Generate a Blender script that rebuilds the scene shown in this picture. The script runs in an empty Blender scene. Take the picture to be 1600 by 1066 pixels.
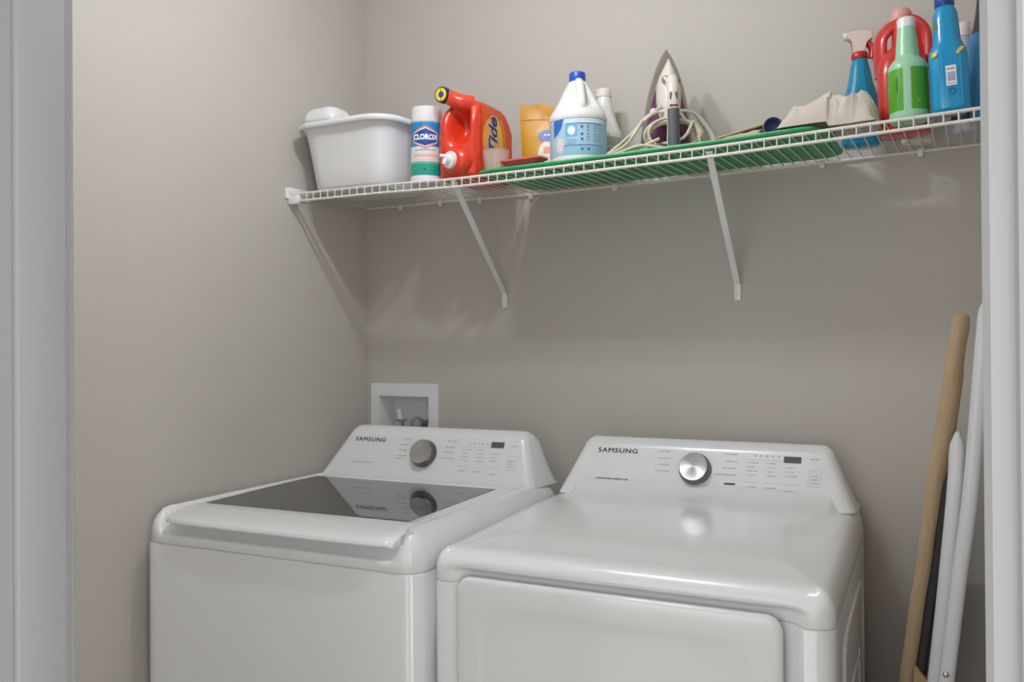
import bpy, bmesh, math, random
from mathutils import Vector, Matrix, noise
R = math.radians
SC = bpy.context.scene
COL = SC.collection

# ------------------------------------------------------------ camera, world, lights, exposure
F_PX, YAW, PITCH, ROLL = 1330.3, 28.798, 0.3165, -0.4065
cd = bpy.data.cameras.new('camera'); cam = bpy.data.objects.new('camera', cd); COL.objects.link(cam)
cd.sensor_width = 36.0; cd.lens = 36.0 * F_PX / 1600.0; cd.clip_start = 0.02
y_, p_, r_ = R(YAW), R(PITCH), R(ROLL)
fw = Vector((-math.sin(y_) * math.cos(p_), math.cos(y_) * math.cos(p_), math.sin(p_)))
rt = Vector((math.cos(y_), math.sin(y_), 0)); up = rt.cross(fw)
rt2 = rt * math.cos(r_) + up * math.sin(r_); up2 = -rt * math.sin(r_) + up * math.cos(r_)
M = Matrix((rt2, up2, -fw)).transposed().to_4x4(); M.translation = Vector((1.6082, -2.027, 1.3429))
cam.matrix_world = M
SC.camera = cam

wd = bpy.data.worlds.new('world'); SC.world = wd; wd.use_nodes = True
bg = wd.node_tree.nodes['Background']; bg.inputs[0].default_value = (1.0, 0.99, 0.97, 1); bg.inputs[1].default_value = 0.92

def area_light(name, loc, rot, sx, sy, power, color=(1, 1, 1)):
    l = bpy.data.lights.new(name, 'AREA'); l.shape = 'RECTANGLE'; l.size = sx; l.size_y = sy
    l.energy = power; l.color = color
    o = bpy.data.objects.new(name, l); COL.objects.link(o); o.location = loc; o.rotation_euler = rot
    return o
_d = Vector((0.55, -0.7, 1.0)) - Vector((3.15, -2.75, 1.4))
area_light('fill_light', (3.15, -2.75, 1.4), _d.to_track_quat('-Z', 'Y').to_euler(), 1.3, 1.5, 27, (1.0, 0.99, 0.97))  # added side fill with no real fixture, brightens left wall, jamb and washer
_d = Vector((1.0, 0.0, 0.9)) - Vector((0.9, -4.0, 1.3))
area_light('fill_light', (0.9, -4.0, 1.3), _d.to_track_quat('-Z', 'Y').to_euler(), 1.6, 1.6, 11, (1.0, 0.99, 0.975))  # added low frontal fill, lifts the wall under the shelf; not an actual lamp
BULB_POWER = 235.0

vs = SC.view_settings
vs.view_transform = 'Standard'; vs.look = 'None'; vs.exposure = 0.20; vs.gamma = 1.0; vs.use_curve_mapping = False
SC.cycles.max_bounces = 12; SC.cycles.diffuse_bounces = 8; SC.cycles.glossy_bounces = 6
SC.cycles.transmission_bounces = 8; SC.cycles.transparent_max_bounces = 12
SC.cycles.use_denoising = True; SC.cycles.sample_clamp_indirect = 6.0

# ------------------------------------------------------------ materials
def lin(h):
    h = h.lstrip('#'); out = []
    for i in (0, 2, 4):
        c = int(h[i:i + 2], 16) / 255.0
        out.append(c / 12.92 if c <= 0.04045 else ((c + 0.055) / 1.055) ** 2.4)
    return (*out, 1.0)

MATS = {}
def mat(name, color, rough=0.5, metal=0.0, bump=0.0, bscale=50.0, coat=0.0, trans=0.0, alpha=1.0,
        vary=0.0, vscale=5.0, aniso=0.0, ior=1.5, stretch=None, emit=0.0, sheen=0.0, sss=0.0):
    if name in MATS: return MATS[name]
    m = bpy.data.materials.new(name); m.use_nodes = True; nt = m.node_tree
    b = nt.nodes['Principled BSDF']
    c = lin(color) if isinstance(color, str) else color
    b.inputs['Base Color'].default_value = c
    b.inputs['Roughness'].default_value = rough; b.inputs['Metallic'].default_value = metal
    b.inputs['Coat Weight'].default_value = coat; b.inputs['Coat Roughness'].default_value = 0.05
    b.inputs['Transmission Weight'].default_value = trans; b.inputs['Alpha'].default_value = alpha
    b.inputs['IOR'].default_value = ior; b.inputs['Anisotropic'].default_value = aniso
    b.inputs['Sheen Weight'].default_value = sheen; b.inputs['Subsurface Weight'].default_value = sss
    b.inputs['Subsurface Scale'].default_value = 0.01
    if emit:
        b.inputs['Emission Color'].default_value = c; b.inputs['Emission Strength'].default_value = emit
    tc = nt.nodes.new('ShaderNodeTexCoord'); src = tc.outputs['Object']
    if stretch:
        mp = nt.nodes.new('ShaderNodeMapping'); mp.inputs['Scale'].default_value = stretch
        nt.links.new(src, mp.inputs['Vector']); src = mp.outputs['Vector']
    if bump:
        n = nt.nodes.new('ShaderNodeTexNoise'); n.inputs['Scale'].default_value = bscale; n.inputs['Detail'].default_value = 3
        bp = nt.nodes.new('ShaderNodeBump'); bp.inputs['Strength'].default_value = bump; bp.inputs['Distance'].default_value = 0.002
        nt.links.new(src, n.inputs['Vector']); nt.links.new(n.outputs['Fac'], bp.inputs['Height'])
        nt.links.new(bp.outputs['Normal'], b.inputs['Normal'])
    if vary:
        n = nt.nodes.new('ShaderNodeTexNoise'); n.inputs['Scale'].default_value = vscale; n.inputs['Detail'].default_value = 4
        mx = nt.nodes.new('ShaderNodeMix'); mx.data_type = 'RGBA'
        mx.inputs['A'].default_value = tuple(min(1, x * (1 - vary)) for x in c[:3]) + (1,)
        mx.inputs['B'].default_value = tuple(min(1, x * (1 + vary)) for x in c[:3]) + (1,)
        nt.links.new(src, n.inputs['Vector']); nt.links.new(n.outputs['Fac'], mx.inputs['Factor'])
        nt.links.new(mx.outputs['Result'], b.inputs['Base Color'])
    MATS[name] = m
    return m

WALL = mat('wall_paint', (0.515, 0.488, 0.448, 1), 0.85, bump=0.12, bscale=220)
TRIMW = mat('trim_paint', (0.335, 0.34, 0.345, 1), 0.45)
ENAMEL = mat('white_enamel', (0.79, 0.80, 0.815, 1), 0.18, coat=0.4)
PLASTW = mat('white_plastic', (0.80, 0.81, 0.825, 1), 0.22, coat=0.3)
CEILM = mat('ceiling_paint', (0.85, 0.845, 0.835, 1), 0.9, bump=0.1, bscale=120)
FLOORM = mat('floor_vinyl', (0.56, 0.53, 0.49, 1), 0.5, vary=0.2, vscale=6)
WIRE = mat('shelf_vinyl', (0.74, 0.72, 0.68, 1), 0.4)
GLASSK = mat('smoked_glass', (0.035, 0.036, 0.038, 1), 0.02, ior=1.75)
CHROME = mat('brushed_metal', (0.55, 0.55, 0.56, 1), 0.28, metal=1.0)
CHROMED = mat('dial_side', (0.22, 0.22, 0.23, 1), 0.3, metal=1.0)
DGREY = mat('dark_grey_plastic', '#4c4d50', 0.4)
LCD = mat('display_window', '#57585b', 0.2)
INK = mat('grey_print', '#505154', 0.6)
INKL = mat('light_grey_print', '#b4b5b7', 0.6)
TUBW = mat('tub_plastic', (0.78, 0.785, 0.80, 1), 0.3, sss=0.1)
WHITEP = mat('bottle_white', (0.80, 0.79, 0.78, 1), 0.32)

# ------------------------------------------------------------ object helpers
def link(name, bm, m, parent=None, sharp=38, loc=None, rot=None):
    me = bpy.data.meshes.new(name)
    bmesh.ops.recalc_face_normals(bm, faces=bm.faces)
    bm.to_mesh(me); bm.free()
    for p in me.polygons: p.use_smooth = True
    me.set_sharp_from_angle(angle=R(sharp))
    me.materials.append(m)
    o = bpy.data.objects.new(name, me); COL.objects.link(o)
    if parent: o.parent = parent
    if loc: o.location = loc
    if rot: o.rotation_euler = rot
    return o
def flat(name, bm, m, parent=None):          # decals keep their winding
    me = bpy.data.meshes.new(name); bm.to_mesh(me); bm.free(); me.materials.append(m)
    o = bpy.data.objects.new(name, me); COL.objects.link(o)
    if parent: o.parent = parent
    return o
def thing(name, label, cat, loc=(0, 0, 0), rot=(0, 0, 0), group=None):
    o = bpy.data.objects.new(name, None); COL.objects.link(o); o.empty_display_size = 0.05
    o.location = loc; o.rotation_euler = rot; o['label'] = label; o['category'] = cat
    if group: o['group'] = group
    return o
def tag(o, label, cat, group=None):
    o['label'] = label; o['category'] = cat
    if group: o['group'] = group
    return o
def struct(o): o['kind'] = 'structure'; return o
NB = bmesh.new
def box(bm, x0, x1, y0, y1, z0, z1, r=0.0, seg=2, M=None):
    t = bmesh.new(); bmesh.ops.create_cube(t, size=1.0)
    for v in t.verts:
        v.co = Vector(((x0 + x1) / 2 + v.co.x * (x1 - x0), (y0 + y1) / 2 + v.co.y * (y1 - y0), (z0 + z1) / 2 + v.co.z * (z1 - z0)))
    if r: bmesh.ops.bevel(t, geom=list(t.edges), offset=r, segments=seg, affect='EDGES', profile=0.5)
    if M: bmesh.ops.transform(t, matrix=M, verts=t.verts)
    merge(bm, t); return bm
def merge(bm, t):
    me = bpy.data.meshes.new('tmp'); t.to_mesh(me); t.free(); bm.from_mesh(me); bpy.data.meshes.remove(me)
def loft(bm, rings, cap0=True, cap1=True, closed=True):
    vr = [[bm.verts.new(p) for p in r] for r in rings]; n = len(rings[0])
    for a, b in zip(vr[:-1], vr[1:]):
        for i in range(n if closed else n - 1):
            j = (i + 1) % n
            bm.faces.new((a[i], a[j], b[j], b[i]))
    if cap0: bm.faces.new(vr[0][::-1])
    if cap1: bm.faces.new(vr[-1])
    return vr
def rrect(w, d, r, n=6, cx=0, cy=0):
    pts = []
    r = max(1e-4, min(r, w / 2 - 1e-4, d / 2 - 1e-4))
    for sx, sy, a0 in ((1, 1, 0), (-1, 1, 90), (-1, -1, 180), (1, -1, 270)):
        for k in range(n + 1):
            a = R(a0 + 90 * k / n)
            pts.append((cx + sx * (w / 2 - r) + r * math.cos(a), cy + sy * (d / 2 - r) + r * math.sin(a)))
    return pts
def rbody(bm, secs, cap0=True, cap1=True, n=6):
    """secs: (z, w, d, r[, cx, cy]) stacked rounded rectangles"""
    rings = []
    for s in secs:
        z, w, d, r = s[:4]; cx, cy = (s[4], s[5]) if len(s) > 4 else (0, 0)
        rings.append([(x, y, z) for x, y in rrect(w, d, r, n, cx, cy)])
    return loft(bm, rings, cap0, cap1)
def lathe(bm, prof, n=40, sx=1, sy=1, M=None, cap0=True, cap1=True):
    t = bmesh.new()
    loft(t, [[(r * sx * math.cos(2 * math.pi * i / n), r * sy * math.sin(2 * math.pi * i / n), z) for i in range(n)] for r, z in prof], cap0, cap1)
    if M: bmesh.ops.transform(t, matrix=M, verts=t.verts)
    merge(bm, t); return bm
def catmull(P, k=8, closed=False):
    P = [Vector(p) for p in P]; out = []; n = len(P)
    rng = range(n) if closed else range(n - 1)
    for i in rng:
        if closed: a, b, c, d = P[(i - 1) % n], P[i], P[(i + 1) % n], P[(i + 2) % n]
        else: a, b, c, d = P[max(i - 1, 0)], P[i], P[i + 1], P[min(i + 2, n - 1)]
        for j in range(k):
            t = j / k
            out.append(0.5 * ((2 * b) + (c - a) * t + (2 * a - 5 * b + 4 * c - d) * t * t + (3 * b - a - 3 * c + d) * t ** 3))
    if not closed: out.append(P[-1])
    return out
def tube(bm, pts, r, n=10, closed=False, sx=1.0):
    pts = [Vector(p) for p in pts]; N = len(pts); rings = []
    rad = r if callable(r) else (lambda t: r)
    prev = None
    for i, p in enumerate(pts):
        if closed: t = pts[(i + 1) % N] - pts[i - 1]
        else: t = pts[min(i + 1, N - 1)] - pts[max(i - 1, 0)]
        t.normalize()
        if prev is None:
            u = t.orthogonal().normalized()
        else:
            u = (prev - t * prev.dot(t)).normalized()
        prev = u; v = t.cross(u); rr = rad(i / max(1, N - 1))
        rings.append([p + u * rr * math.cos(2 * math.pi * k / n) + v * rr * sx * math.sin(2 * math.pi * k / n) for k in range(n)])
    if closed:
        vr = [[bm.verts.new(q) for q in rg] for rg in rings]
        for a in range(N):
            A, B = vr[a], vr[(a + 1) % N]
            for i in range(n): bm.faces.new((A[i], A[(i + 1) % n], B[(i + 1) % n], B[i]))
    else: loft(bm, rings)
    return bm
def rod(bm, a, b, r, n=8): return tube(bm, [a, b], r, n)
def aim(loc, direction):
    return Matrix.Translation(Vector(loc)) @ Vector(direction).to_track_quat('Z', 'Y').to_matrix().to_4x4()

# decals: flat shapes in (s, t) bent onto a surface map
def refine(bm, L):
    bmesh.ops.triangulate(bm, faces=bm.faces[:])
    for _ in range(6):
        e = [x for x in bm.edges if x.calc_length() > L]
        if not e: break
        bmesh.ops.subdivide_edges(bm, edges=e, cuts=1); bmesh.ops.triangulate(bm, faces=bm.faces[:])
def text_bm(s, size, shear=0.0, space=1.0, sx=1.0, rot=0.0, at=(0, 0), bold=0.0):
    cu = bpy.data.curves.new('t', 'FONT'); cu.body = s; cu.size = size; cu.align_x = 'CENTER'; cu.align_y = 'CENTER'
    cu.shear = shear; cu.space_character = space; cu.offset = bold; cu.resolution_u = 3
    o = bpy.data.objects.new('t', cu); COL.objects.link(o)
    dg = bpy.context.evaluated_depsgraph_get(); me = bpy.data.meshes.new_from_object(o.evaluated_get(dg))
    bpy.data.objects.remove(o); bpy.data.curves.remove(cu)
    bm = bmesh.new(); bm.from_mesh(me); bpy.data.meshes.remove(me)
    bmesh.ops.remove_doubles(bm, verts=bm.verts, dist=1e-6)
    c, s_ = math.cos(R(rot)), math.sin(R(rot))
    for v in bm.verts:
        x, y = v.co.x * sx, v.co.y
        v.co = Vector((at[0] + x * c - y * s_, at[1] + x * s_ + y * c, 0))
    return bm
def poly_bm(polys):
    bm = bmesh.new()
    for P in polys:
        bm.faces.new([bm.verts.new((x, y, 0)) for x, y in P])
    return bm
def rect(x0, x1, y0, y1): return [(x0, y0), (x1, y0), (x1, y1), (x0, y1)]
def ell(cx, cy, rx, ry, n=28, a0=0, a1=360): return [(cx + rx * math.cos(R(a0 + (a1 - a0) * i / n)), cy + ry * math.sin(R(a0 + (a1 - a0) * i / n))) for i in range(n)]
def ringpolys(cx, cy, r0, r1, ry=1.0, n=40, a0=0, a1=360):
    out = []
    for i in range(n):
        a, b = R(a0 + (a1 - a0) * i / n), R(a0 + (a1 - a0) * (i + 1) / n)
        out.append([(cx + r0 * math.cos(a), cy + r0 * ry * math.sin(a)), (cx + r1 * math.cos(a), cy + r1 * ry * math.sin(a)),
                    (cx + r1 * math.cos(b), cy + r1 * ry * math.sin(b)), (cx + r0 * math.cos(b), cy + r0 * ry * math.sin(b))])
    return out
def decal(name, bm, fn, m, parent, lift=0.0004, L=0.006, thick=0.0):
    refine(bm, L)
    for v in bm.verts: v.co = fn(v.co.x, v.co.y, lift)
    return flat(name, bm, m, parent)
def cyl_map(r, a0=0.0, cx=0, cy=0, z0=0, sy=1.0):
    def f(s, t, h):
        a = R(a0) + s / r
        return Vector((cx + (r + h) * math.sin(a), cy - (r + h) * sy * math.cos(a), z0 + t))
    return f
def dashes(rng, x, y, w, h, n=4):                  # one row of tiny print
    out = []; X = x
    while X < x + w:
        q = rng.uniform(0.5, 1.3) * h; hh = h * rng.uniform(0.6, 1.0)
        out.append(rect(X, min(X + q, x + w), y - hh / 2, y + hh / 2)); X += q + h * rng.choice((0.3, 0.3, 0.7))
    return out

# ------------------------------------------------------------ the room
ZC = 2.44; XR = 1.74; YF = -1.487; YH = -1.602
def wallbox(name, *a): return struct(link(name, box(NB(), *a), WALL))
wallbox('wall_back', -0.1, XR + 0.1, 0.0, 0.1, 0, ZC)
wallbox('wall_left', -0.1, 0.0, YH, 0.0, 0, ZC)
wallbox('wall_right', XR, XR + 0.1, YH, 0.0, 0, ZC)
JL, JR = 0.80, 1.625                                # finished opening
bm = NB(); box(bm, 0.0, JL - 0.02, YH, YF, 0, ZC); box(bm, JR + 0.02, XR, YH, YF, 0, ZC); box(bm, JL - 0.02, JR + 0.02, YH, YF, 2.06, ZC)
box(bm, -1.0, -0.1, YH, YF, 0, ZC); box(bm, XR + 0.1, 2.8, YH, YF, 0, ZC)
struct(link('wall_front', bm, WALL))
struct(link('floor', box(NB(), -1.0, 2.8, -4.2, 0.1, -0.1, 0.0), FLOORM))
struct(link('ceiling', box(NB(), -0.1, XR + 0.1, YH, 0.1, ZC, ZC + 0.1), CEILM))
# door lining: jamb boards, stops and casings
def profile_trim(name, prof, x, y, flip, z0, z1):
    bm = NB(); pts = [(x + flip * a, y + b) for a, b in prof]
    loft(bm, [[(px, py, z0) for px, py in pts], [(px, py, z1) for px, py in pts]])
    return struct(link(name, bm, TRIMW, sharp=25))
bm = NB(); box(bm, JL - 0.02, JL, YH, YF, 0, 2.06, 0.001, 1); box(bm, JL, JL + 0.0095, -1.546, -1.4965, 0, 2.03, 0.002, 2)
struct(link('trim_1', bm, TRIMW))
bm = NB(); box(bm, JR, JR + 0.02, YH, YF, 0, 2.06, 0.001, 1); box(bm, JR - 0.0095, JR, -1.546, -1.4965, 0, 2.03, 0.002, 2)
struct(link('trim_2', bm, TRIMW))
bm = NB(); box(bm, JL, JR, YH, YF, 2.04, 2.06)
struct(link('trim_3', bm, TRIMW))
CP = [(0, 0), (0, -0.008), (0.003, -0.0105), (0.012, -0.0115), (0.0135, -0.0145), (0.0155, -0.0150), (0.018, -0.0135), (0.050, -0.017), (0.056, -0.017), (0.058, -0.014), (0.058, 0)]
profile_trim('trim_4', CP, JR - 0.0158, YH, 1, 0, 2.08)
profile_trim('trim_5', CP, JL - 0.006, YH, -1, 0, 2.08)
profile_trim('trim_6', [(a, -b) for a, b in CP], JL - 0.006, YF, -1, 0, 2.08)
profile_trim('trim_7', [(a, -b) for a, b in CP], JR + 0.006, YF, 1, 0, 2.08)
def baseboard(name, *a): return struct(link(name, box(NB(), *a, 0.003, 2), TRIMW))
baseboard('baseboard_back', 0.013, XR - 0.013, -0.013, -0.0005, 0, 0.09)
baseboard('baseboard_left', 0.0005, 0.013, YF + 0.02, -0.0005, 0, 0.09)
baseboard('baseboard_right', XR - 0.013, XR - 0.0005, YF + 0.02, -0.0005, 0, 0.09)

# ceiling fixture with two bare bulbs
lamp = thing('ceiling_light', 'white ceiling lamp holder with two round bulbs above the washer', 'light', (0.80, -0.83, ZC))
bm = NB(); lathe(bm, [(0.11, 0.0), (0.11, -0.012), (0.095, -0.028), (0.03, -0.034)], 40); link('base_plate', bm, PLASTW, lamp)
BULB = mat('bulb_glow', (1.0, 0.95, 0.88, 1), 0.4)
def bulb_mat():
    m = MATS['bulb_glow']; b = m.node_tree.nodes['Principled BSDF']
    b.inputs['Emission Color'].default_value = (0.94, 0.965, 1.0, 1); b.inputs['Emission Strength'].default_value = BULB_POWER
bulb_mat()
for sx in (-1, 1):
    bm = NB(); lathe(bm, [(0.017, -0.03), (0.017, -0.055), (0.014, -0.058)], 20, M=Matrix.Translation((sx * 0.08, 0, 0)))
    sk = link('socket', bm, PLASTW, lamp)
    bm = NB(); bmesh.ops.create_uvsphere(bm, u_segments=16, v_segments=10, radius=0.028); bmesh.ops.translate(bm, verts=bm.verts, vec=(sx * 0.08, 0, -0.086))
    link('bulb', bm, BULB, lamp)

# ------------------------------------------------------------ washing machine and dryer
W = 0.686
def smooth(t): t = max(0.0, min(1.0, t)); return t * t * (3 - 2 * t)

def plan_loop(w, d, r, nf=40, ns=14, nc=7):
    """closed outline of a cabinet from above (u 0..w, v 0..d), front side first, with outward normals"""
    P = []
    for i in range(nf): P.append((r + (w - 2 * r) * i / nf, 0, 0, -1))
    for k in range(nc): a = R(-90 + 90 * k / nc); P.append((w - r + r * math.cos(a), r + r * math.sin(a), math.cos(a), math.sin(a)))
    for i in range(ns): P.append((w, r + (d - 2 * r) * i / ns, 1, 0))
    for k in range(nc): a = R(0 + 90 * k / nc); P.append((w - r + r * math.cos(a), d - r + r * math.sin(a), math.cos(a), math.sin(a)))
    for i in range(nf): P.append((w - r - (w - 2 * r) * i / nf, d, 0, 1))
    for k in range(nc): a = R(90 + 90 * k / nc); P.append((r + r * math.cos(a), d - r + r * math.sin(a), math.cos(a), math.sin(a)))
    for i in range(ns): P.append((0, d - r - (d - 2 * r) * i / ns, -1, 0))
    for k in range(nc): a = R(180 + 90 * k / nc); P.append((r + r * math.cos(a), r + r * math.sin(a), math.cos(a), math.sin(a)))
    return P

def console(root, ul0, ul1, ur0, ur1, v0, k, zb, zt, rr, vback, flare=0.02, name='console_housing'):
    """leaning trapezoid face with rounded shoulders, swept back; k = lean of the face"""
    def outline(inset, grow=0.0, zt_=zt):
        # polygon (u, z) : bottom-left, bottom-right, top-right, top-left with rounded top corners
        A = Vector((ul0 - grow, zb)); B = Vector((ur0 + grow, zb)); C = Vector((ur1 + grow, zt_)); D = Vector((ul1 - grow, zt_))
        pts = []; n = 8
        def corner(P0, P, P1, r):
            d0 = (P0 - P).normalized(); d1 = (P1 - P).normalized(); ang = d0.angle(d1); t = r / math.tan(ang / 2)
            s = P + d0 * t; e = P + d1 * t; c = P + (d0 + d1).normalized() * (r / math.sin(ang / 2))
            a0 = math.atan2(s.y - c.y, s.x - c.x); a1 = math.atan2(e.y - c.y, e.x - c.x)
            while a1 < a0 - math.pi: a1 += 2 * math.pi
            while a1 > a0 + math.pi: a1 -= 2 * math.pi
            return [c + Vector((math.cos(a0 + (a1 - a0) * q / n), math.sin(a0 + (a1 - a0) * q / n))) * r for q in range(n + 1)]
        for q in range(24): pts.append(A.lerp(B, q / 24))
        seg = [B] + corner(B, C, D, rr) + corner(C, D, A, rr)
        for q in range(4): pts.append(B.lerp(seg[1], q / 4))
        pts += seg[1:10]
        for q in range(1, 16): pts.append(seg[9].lerp(seg[10], q / 16))
        pts += seg[10:]
        for q in range(1, 4): pts.append(seg[-1].lerp(A, q / 4))
        cc = Vector(((ul0 + ur0) / 2, (zb + zt) / 2)); out = []
        n_ = len(pts)
        for i, p in enumerate(pts):
            t = (pts[(i + 1) % n_] - pts[i - 1]); nrm = Vector((-t.y, t.x))
            if nrm.length < 1e-9: nrm = cc - p
            nrm.normalize()
            if nrm.dot(cc - p) < 0: nrm = -nrm
            out.append(p + nrm * inset if p.y > zb + 0.002 else Vector((p.x + (inset if p.x < cc.x else -inset) * (1 if abs(p.x - cc.x) > 0.28 else 0), p.y)))
        return out
    rings = []
    br = 0.022
    for q in range(7):
        a = R(90 * q / 6)
        o = outline(br * (1 - math.sin(a))); dep = br * (1 - math.cos(a))
        rings.append([(p.x, v0 + k * (p.y - zb) + dep, p.y) for p in o])
    base = outline(0.0)
    for q in range(1, 8):
        t = q / 7
        ring = []
        for p in base:
            v = v0 + k * (p.y - zb) + br; vv = v + (vback - v) * t
            hz = (p.y - zb) / (zt - zb)
            z = p.y - hz * (zt - zb) * 0.80 * (1 - math.sqrt(max(0, 1 - t ** 2.4)))     # back slopes down
            gx = (1 if p.x > (ul0 + ur0) / 2 else -1) * flare * math.sin(t * math.pi / 2) * smooth((abs(p.x - (ul0 + ur0) / 2) - 0.2) / 0.06)
            ring.append((p.x + gx, vv, z))
        rings.append(ring)
    bm = NB(); loft(bm, rings)
    return link(name, bm, PLASTW, root, sharp=75)

def face_map(v0, k, zb):
    L = math.sqrt(1 + k * k)
    def f(s, t, h):   # s = u, t = height above the machine's own zero
        return Vector((s, v0 + k * (t - zb) - h / L, t + h * k / L))
    return f

def controls(root, v0, k, zb, seed, dryer):
    fm = face_map(v0, k, zb); rng = random.Random(seed)
    bl = bmesh.new()
    for sh_ in (-0.0004, 0.0, 0.0004): merge(bl, text_bm('SAMSUNG', 0.0145, sx=1.36, space=1.14, at=((0.166 if not dryer else 0.150) + sh_, (1.094 if not dryer else 1.092) + sh_ * 0.5), bold=0.0))
    decal('brand_lettering', bl, fm, INK, root, 0.0006)
    decal('small_print', poly_bm(dashes(rng, 0.127 if not dryer else 0.107, 1.037 if not dryer else 1.030, 0.062 if not dryer else 0.078, 0.0034)), fm, INKL if not dryer else INK, root, 0.0006)
    # cycle names round the dial
    lp = []; rp = []; rows = (1.099, 1.085, 1.072, 1.058) if not dryer else (1.096, 1.081, 1.067, 1.053)
    for i, z in enumerate(rows):
        w = (0.02, 0.027, 0.025, 0.03)[i] if not dryer else (0.023, 0.030, 0.026, 0.033)[i]
        x1 = (0.292, 0.293, 0.287, 0.289)[i] if not dryer else (0.276, 0.281, 0.277, 0.279)[i]
        lp += dashes(rng, x1 - w, z, w, 0.0034)
        if i == 3 and not dryer: lp += dashes(rng, x1 - w, z - 0.007, w, 0.0034)
        w = (0.030, 0.026, 0.027, 0.032)[i] if not dryer else (0.030, 0.026, 0.028, 0.045)[i]
        x0 = (0.404, 0.402, 0.400, 0.398)[i] if not dryer else (0.400, 0.404, 0.401, 0.384)[i]
        rp += dashes(rng, x0, z, w, 0.0034)
    decal('cycle_print', poly_bm(lp), fm, INKL, root, 0.0006); decal('cycle_print', poly_bm(rp), fm, INKL, root, 0.0006)
    # icons and option columns
    ip = []
    for i in range(5):
        cx = 0.468 + i * 0.0125; ip += ringpolys(cx, 1.096, 0.0016, 0.0028, n=10)
    for c, (x, z0_) in enumerate(((0.452, 1.081), (0.493, 1.081), (0.534, 1.074))):
        for i in range(4 if c < 2 else 3):
            ip.append(ell(x, z0_ - i * 0.0085, 0.0013, 0.0013, 8)); ip += dashes(rng, x + 0.004, z0_ - i * 0.0085, rng.uniform(0.012, 0.022), 0.0026)
        ip += dashes(rng, x, 1.031 - (0.0 if c < 2 else 0.004), rng.uniform(0.013, 0.024), 0.0032)
        ip += [rect(x - 0.003, x + 0.029, 1.0405, 1.0410)]
    for z in (1.094, 1.060, 1.053, 1.046): ip += dashes(rng, 0.585, z, 0.016, 0.0032)
    ip += [rect(0.581, 0.606, 1.0395, 1.0400), rect(0.581, 0.5815, 1.040, 1.072), rect(0.6055, 0.606, 1.040, 1.072), rect(0.581, 0.606, 1.0715, 1.072)]
    ip += [rect(0.445, 0.565, 1.0875, 1.0880)]
    decal('option_print', poly_bm(ip), fm, INKL, root, 0.0006)
    decal('display', poly_bm([rect(0.529, 0.565, 1.0885 if not dryer else 1.084, 1.102 if not dryer else 1.097)]), fm, LCD, root, 0.0008, L=0.02)
    if dryer: decal('sensor_bar', poly_bm([rect(0.405, 0.429, 1.0325, 1.0365)]), fm, INK, root, 0.0008, L=0.02)
    # dial : dark ring, brushed cap
    c = fm(0.342 if not dryer else 0.338, 1.065 if not dryer else 1.0605, 0.0); nrm = fm(0, 1, 1.0) - fm(0, 1, 0.0)
    Mx = aim(c, nrm)
    d = NB(); lathe(d, [(0.0365, -0.002), (0.0365, 0.006), (0.0345, 0.009), (0.033, 0.0165), (0.0305, 0.0190)], 56, M=Mx, cap1=False)
    dial = link('dial', d, CHROMED, root, 30)
    d = NB(); lathe(d, [(0.0305, 0.0190), (0.0325, 0.0205), (0.0315, 0.0215), (0.030, 0.0212), (0.002, 0.0209), (0.0005, 0.0209)], 56, cap0=False)
    cap = link('dial_cap', d, DIALM, dial, 30); cap.matrix_local = Mx @ Matrix.Rotation(R(25), 4, 'Z')

def dial_material():
    m = mat('dial_brushed', (0.50, 0.50, 0.51, 1), 0.30, metal=1.0); nt = m.node_tree; b = nt.nodes['Principled BSDF']
    b.inputs['Anisotropic'].default_value = 0.7
    tg = nt.nodes.new('ShaderNodeTangent'); tg.direction_type = 'RADIAL'; tg.axis = 'Z'
    nt.links.new(tg.outputs[0], b.inputs['Tangent'])
    return m
DIALM = dial_material()

# washer ------------------------------------------------------
wa = thing('washing_machine', 'white top-load washing machine with smoked glass lid, beside the left wall', 'washing machine', (0.0400, -0.8167, 0), (0, 0, R(3.078)))
ZS = 0.932
def ploop(o, r, d=0.68):
    return [(u + o, v + o, nx, ny) for u, v, nx, ny in plan_loop(W - 2 * o, d - 2 * o, max(r - o, 0.004), nf=110)]
P = plan_loop(W, 0.68, 0.035)
bm = NB(); rings = []
for z, o in ((0.02, 0.01), (0.03, 0.0), (ZS - 0.004, 0.0), (ZS - 0.0015, 0.0012), (ZS, 0.004)):
    rings.append([(u - nx * o, v - ny * o, z) for u, v, nx, ny in P])
loft(bm, rings); link('cabinet', bm, ENAMEL, wa, 30)
# top frame with a scooped grip under the lid
def frame_ring(off_s, z_s, off_f, z_f):
    out = []
    for u, v, nx, ny in ploop(off_s, 0.045):
        wgt = smooth((u - 0.030) / 0.026) * smooth((0.656 - u) / 0.026) if ny < -0.5 and v < 0.1 else 0.0
        out.append((u, v + (off_f - off_s) * wgt, z_s + (z_f - z_s) * wgt))
    return out
side = [(0.004, ZS), (0.0012, ZS + 0.0015), (0, ZS + 0.004), (0, 0.948), (0.0005, 0.960), (0.004, 0.974), (0.011, 0.987), (0.022, 0.998), (0.036, 1.0045), (0.050, 1.006), (0.0535, 1.004), (0.055, 0.998), (0.055, 0.95)]
front = [(0.004, ZS), (0.0012, ZS + 0.0015), (0, ZS + 0.004), (0, 0.944), (0.0005, 0.948), (0.0025, 0.9515), (0.006, 0.9525), (0.012, 0.9535), (0.020, 0.956), (0.028, 0.961), (0.033, 0.967), (0.037, 0.975), (0.055, 0.95)]
bm = NB(); loft(bm, [frame_ring(a[0], a[1], b[0], b[1]) for a, b in zip(side, front)])
link('top_frame', bm, PLASTW, wa, 50)
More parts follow.
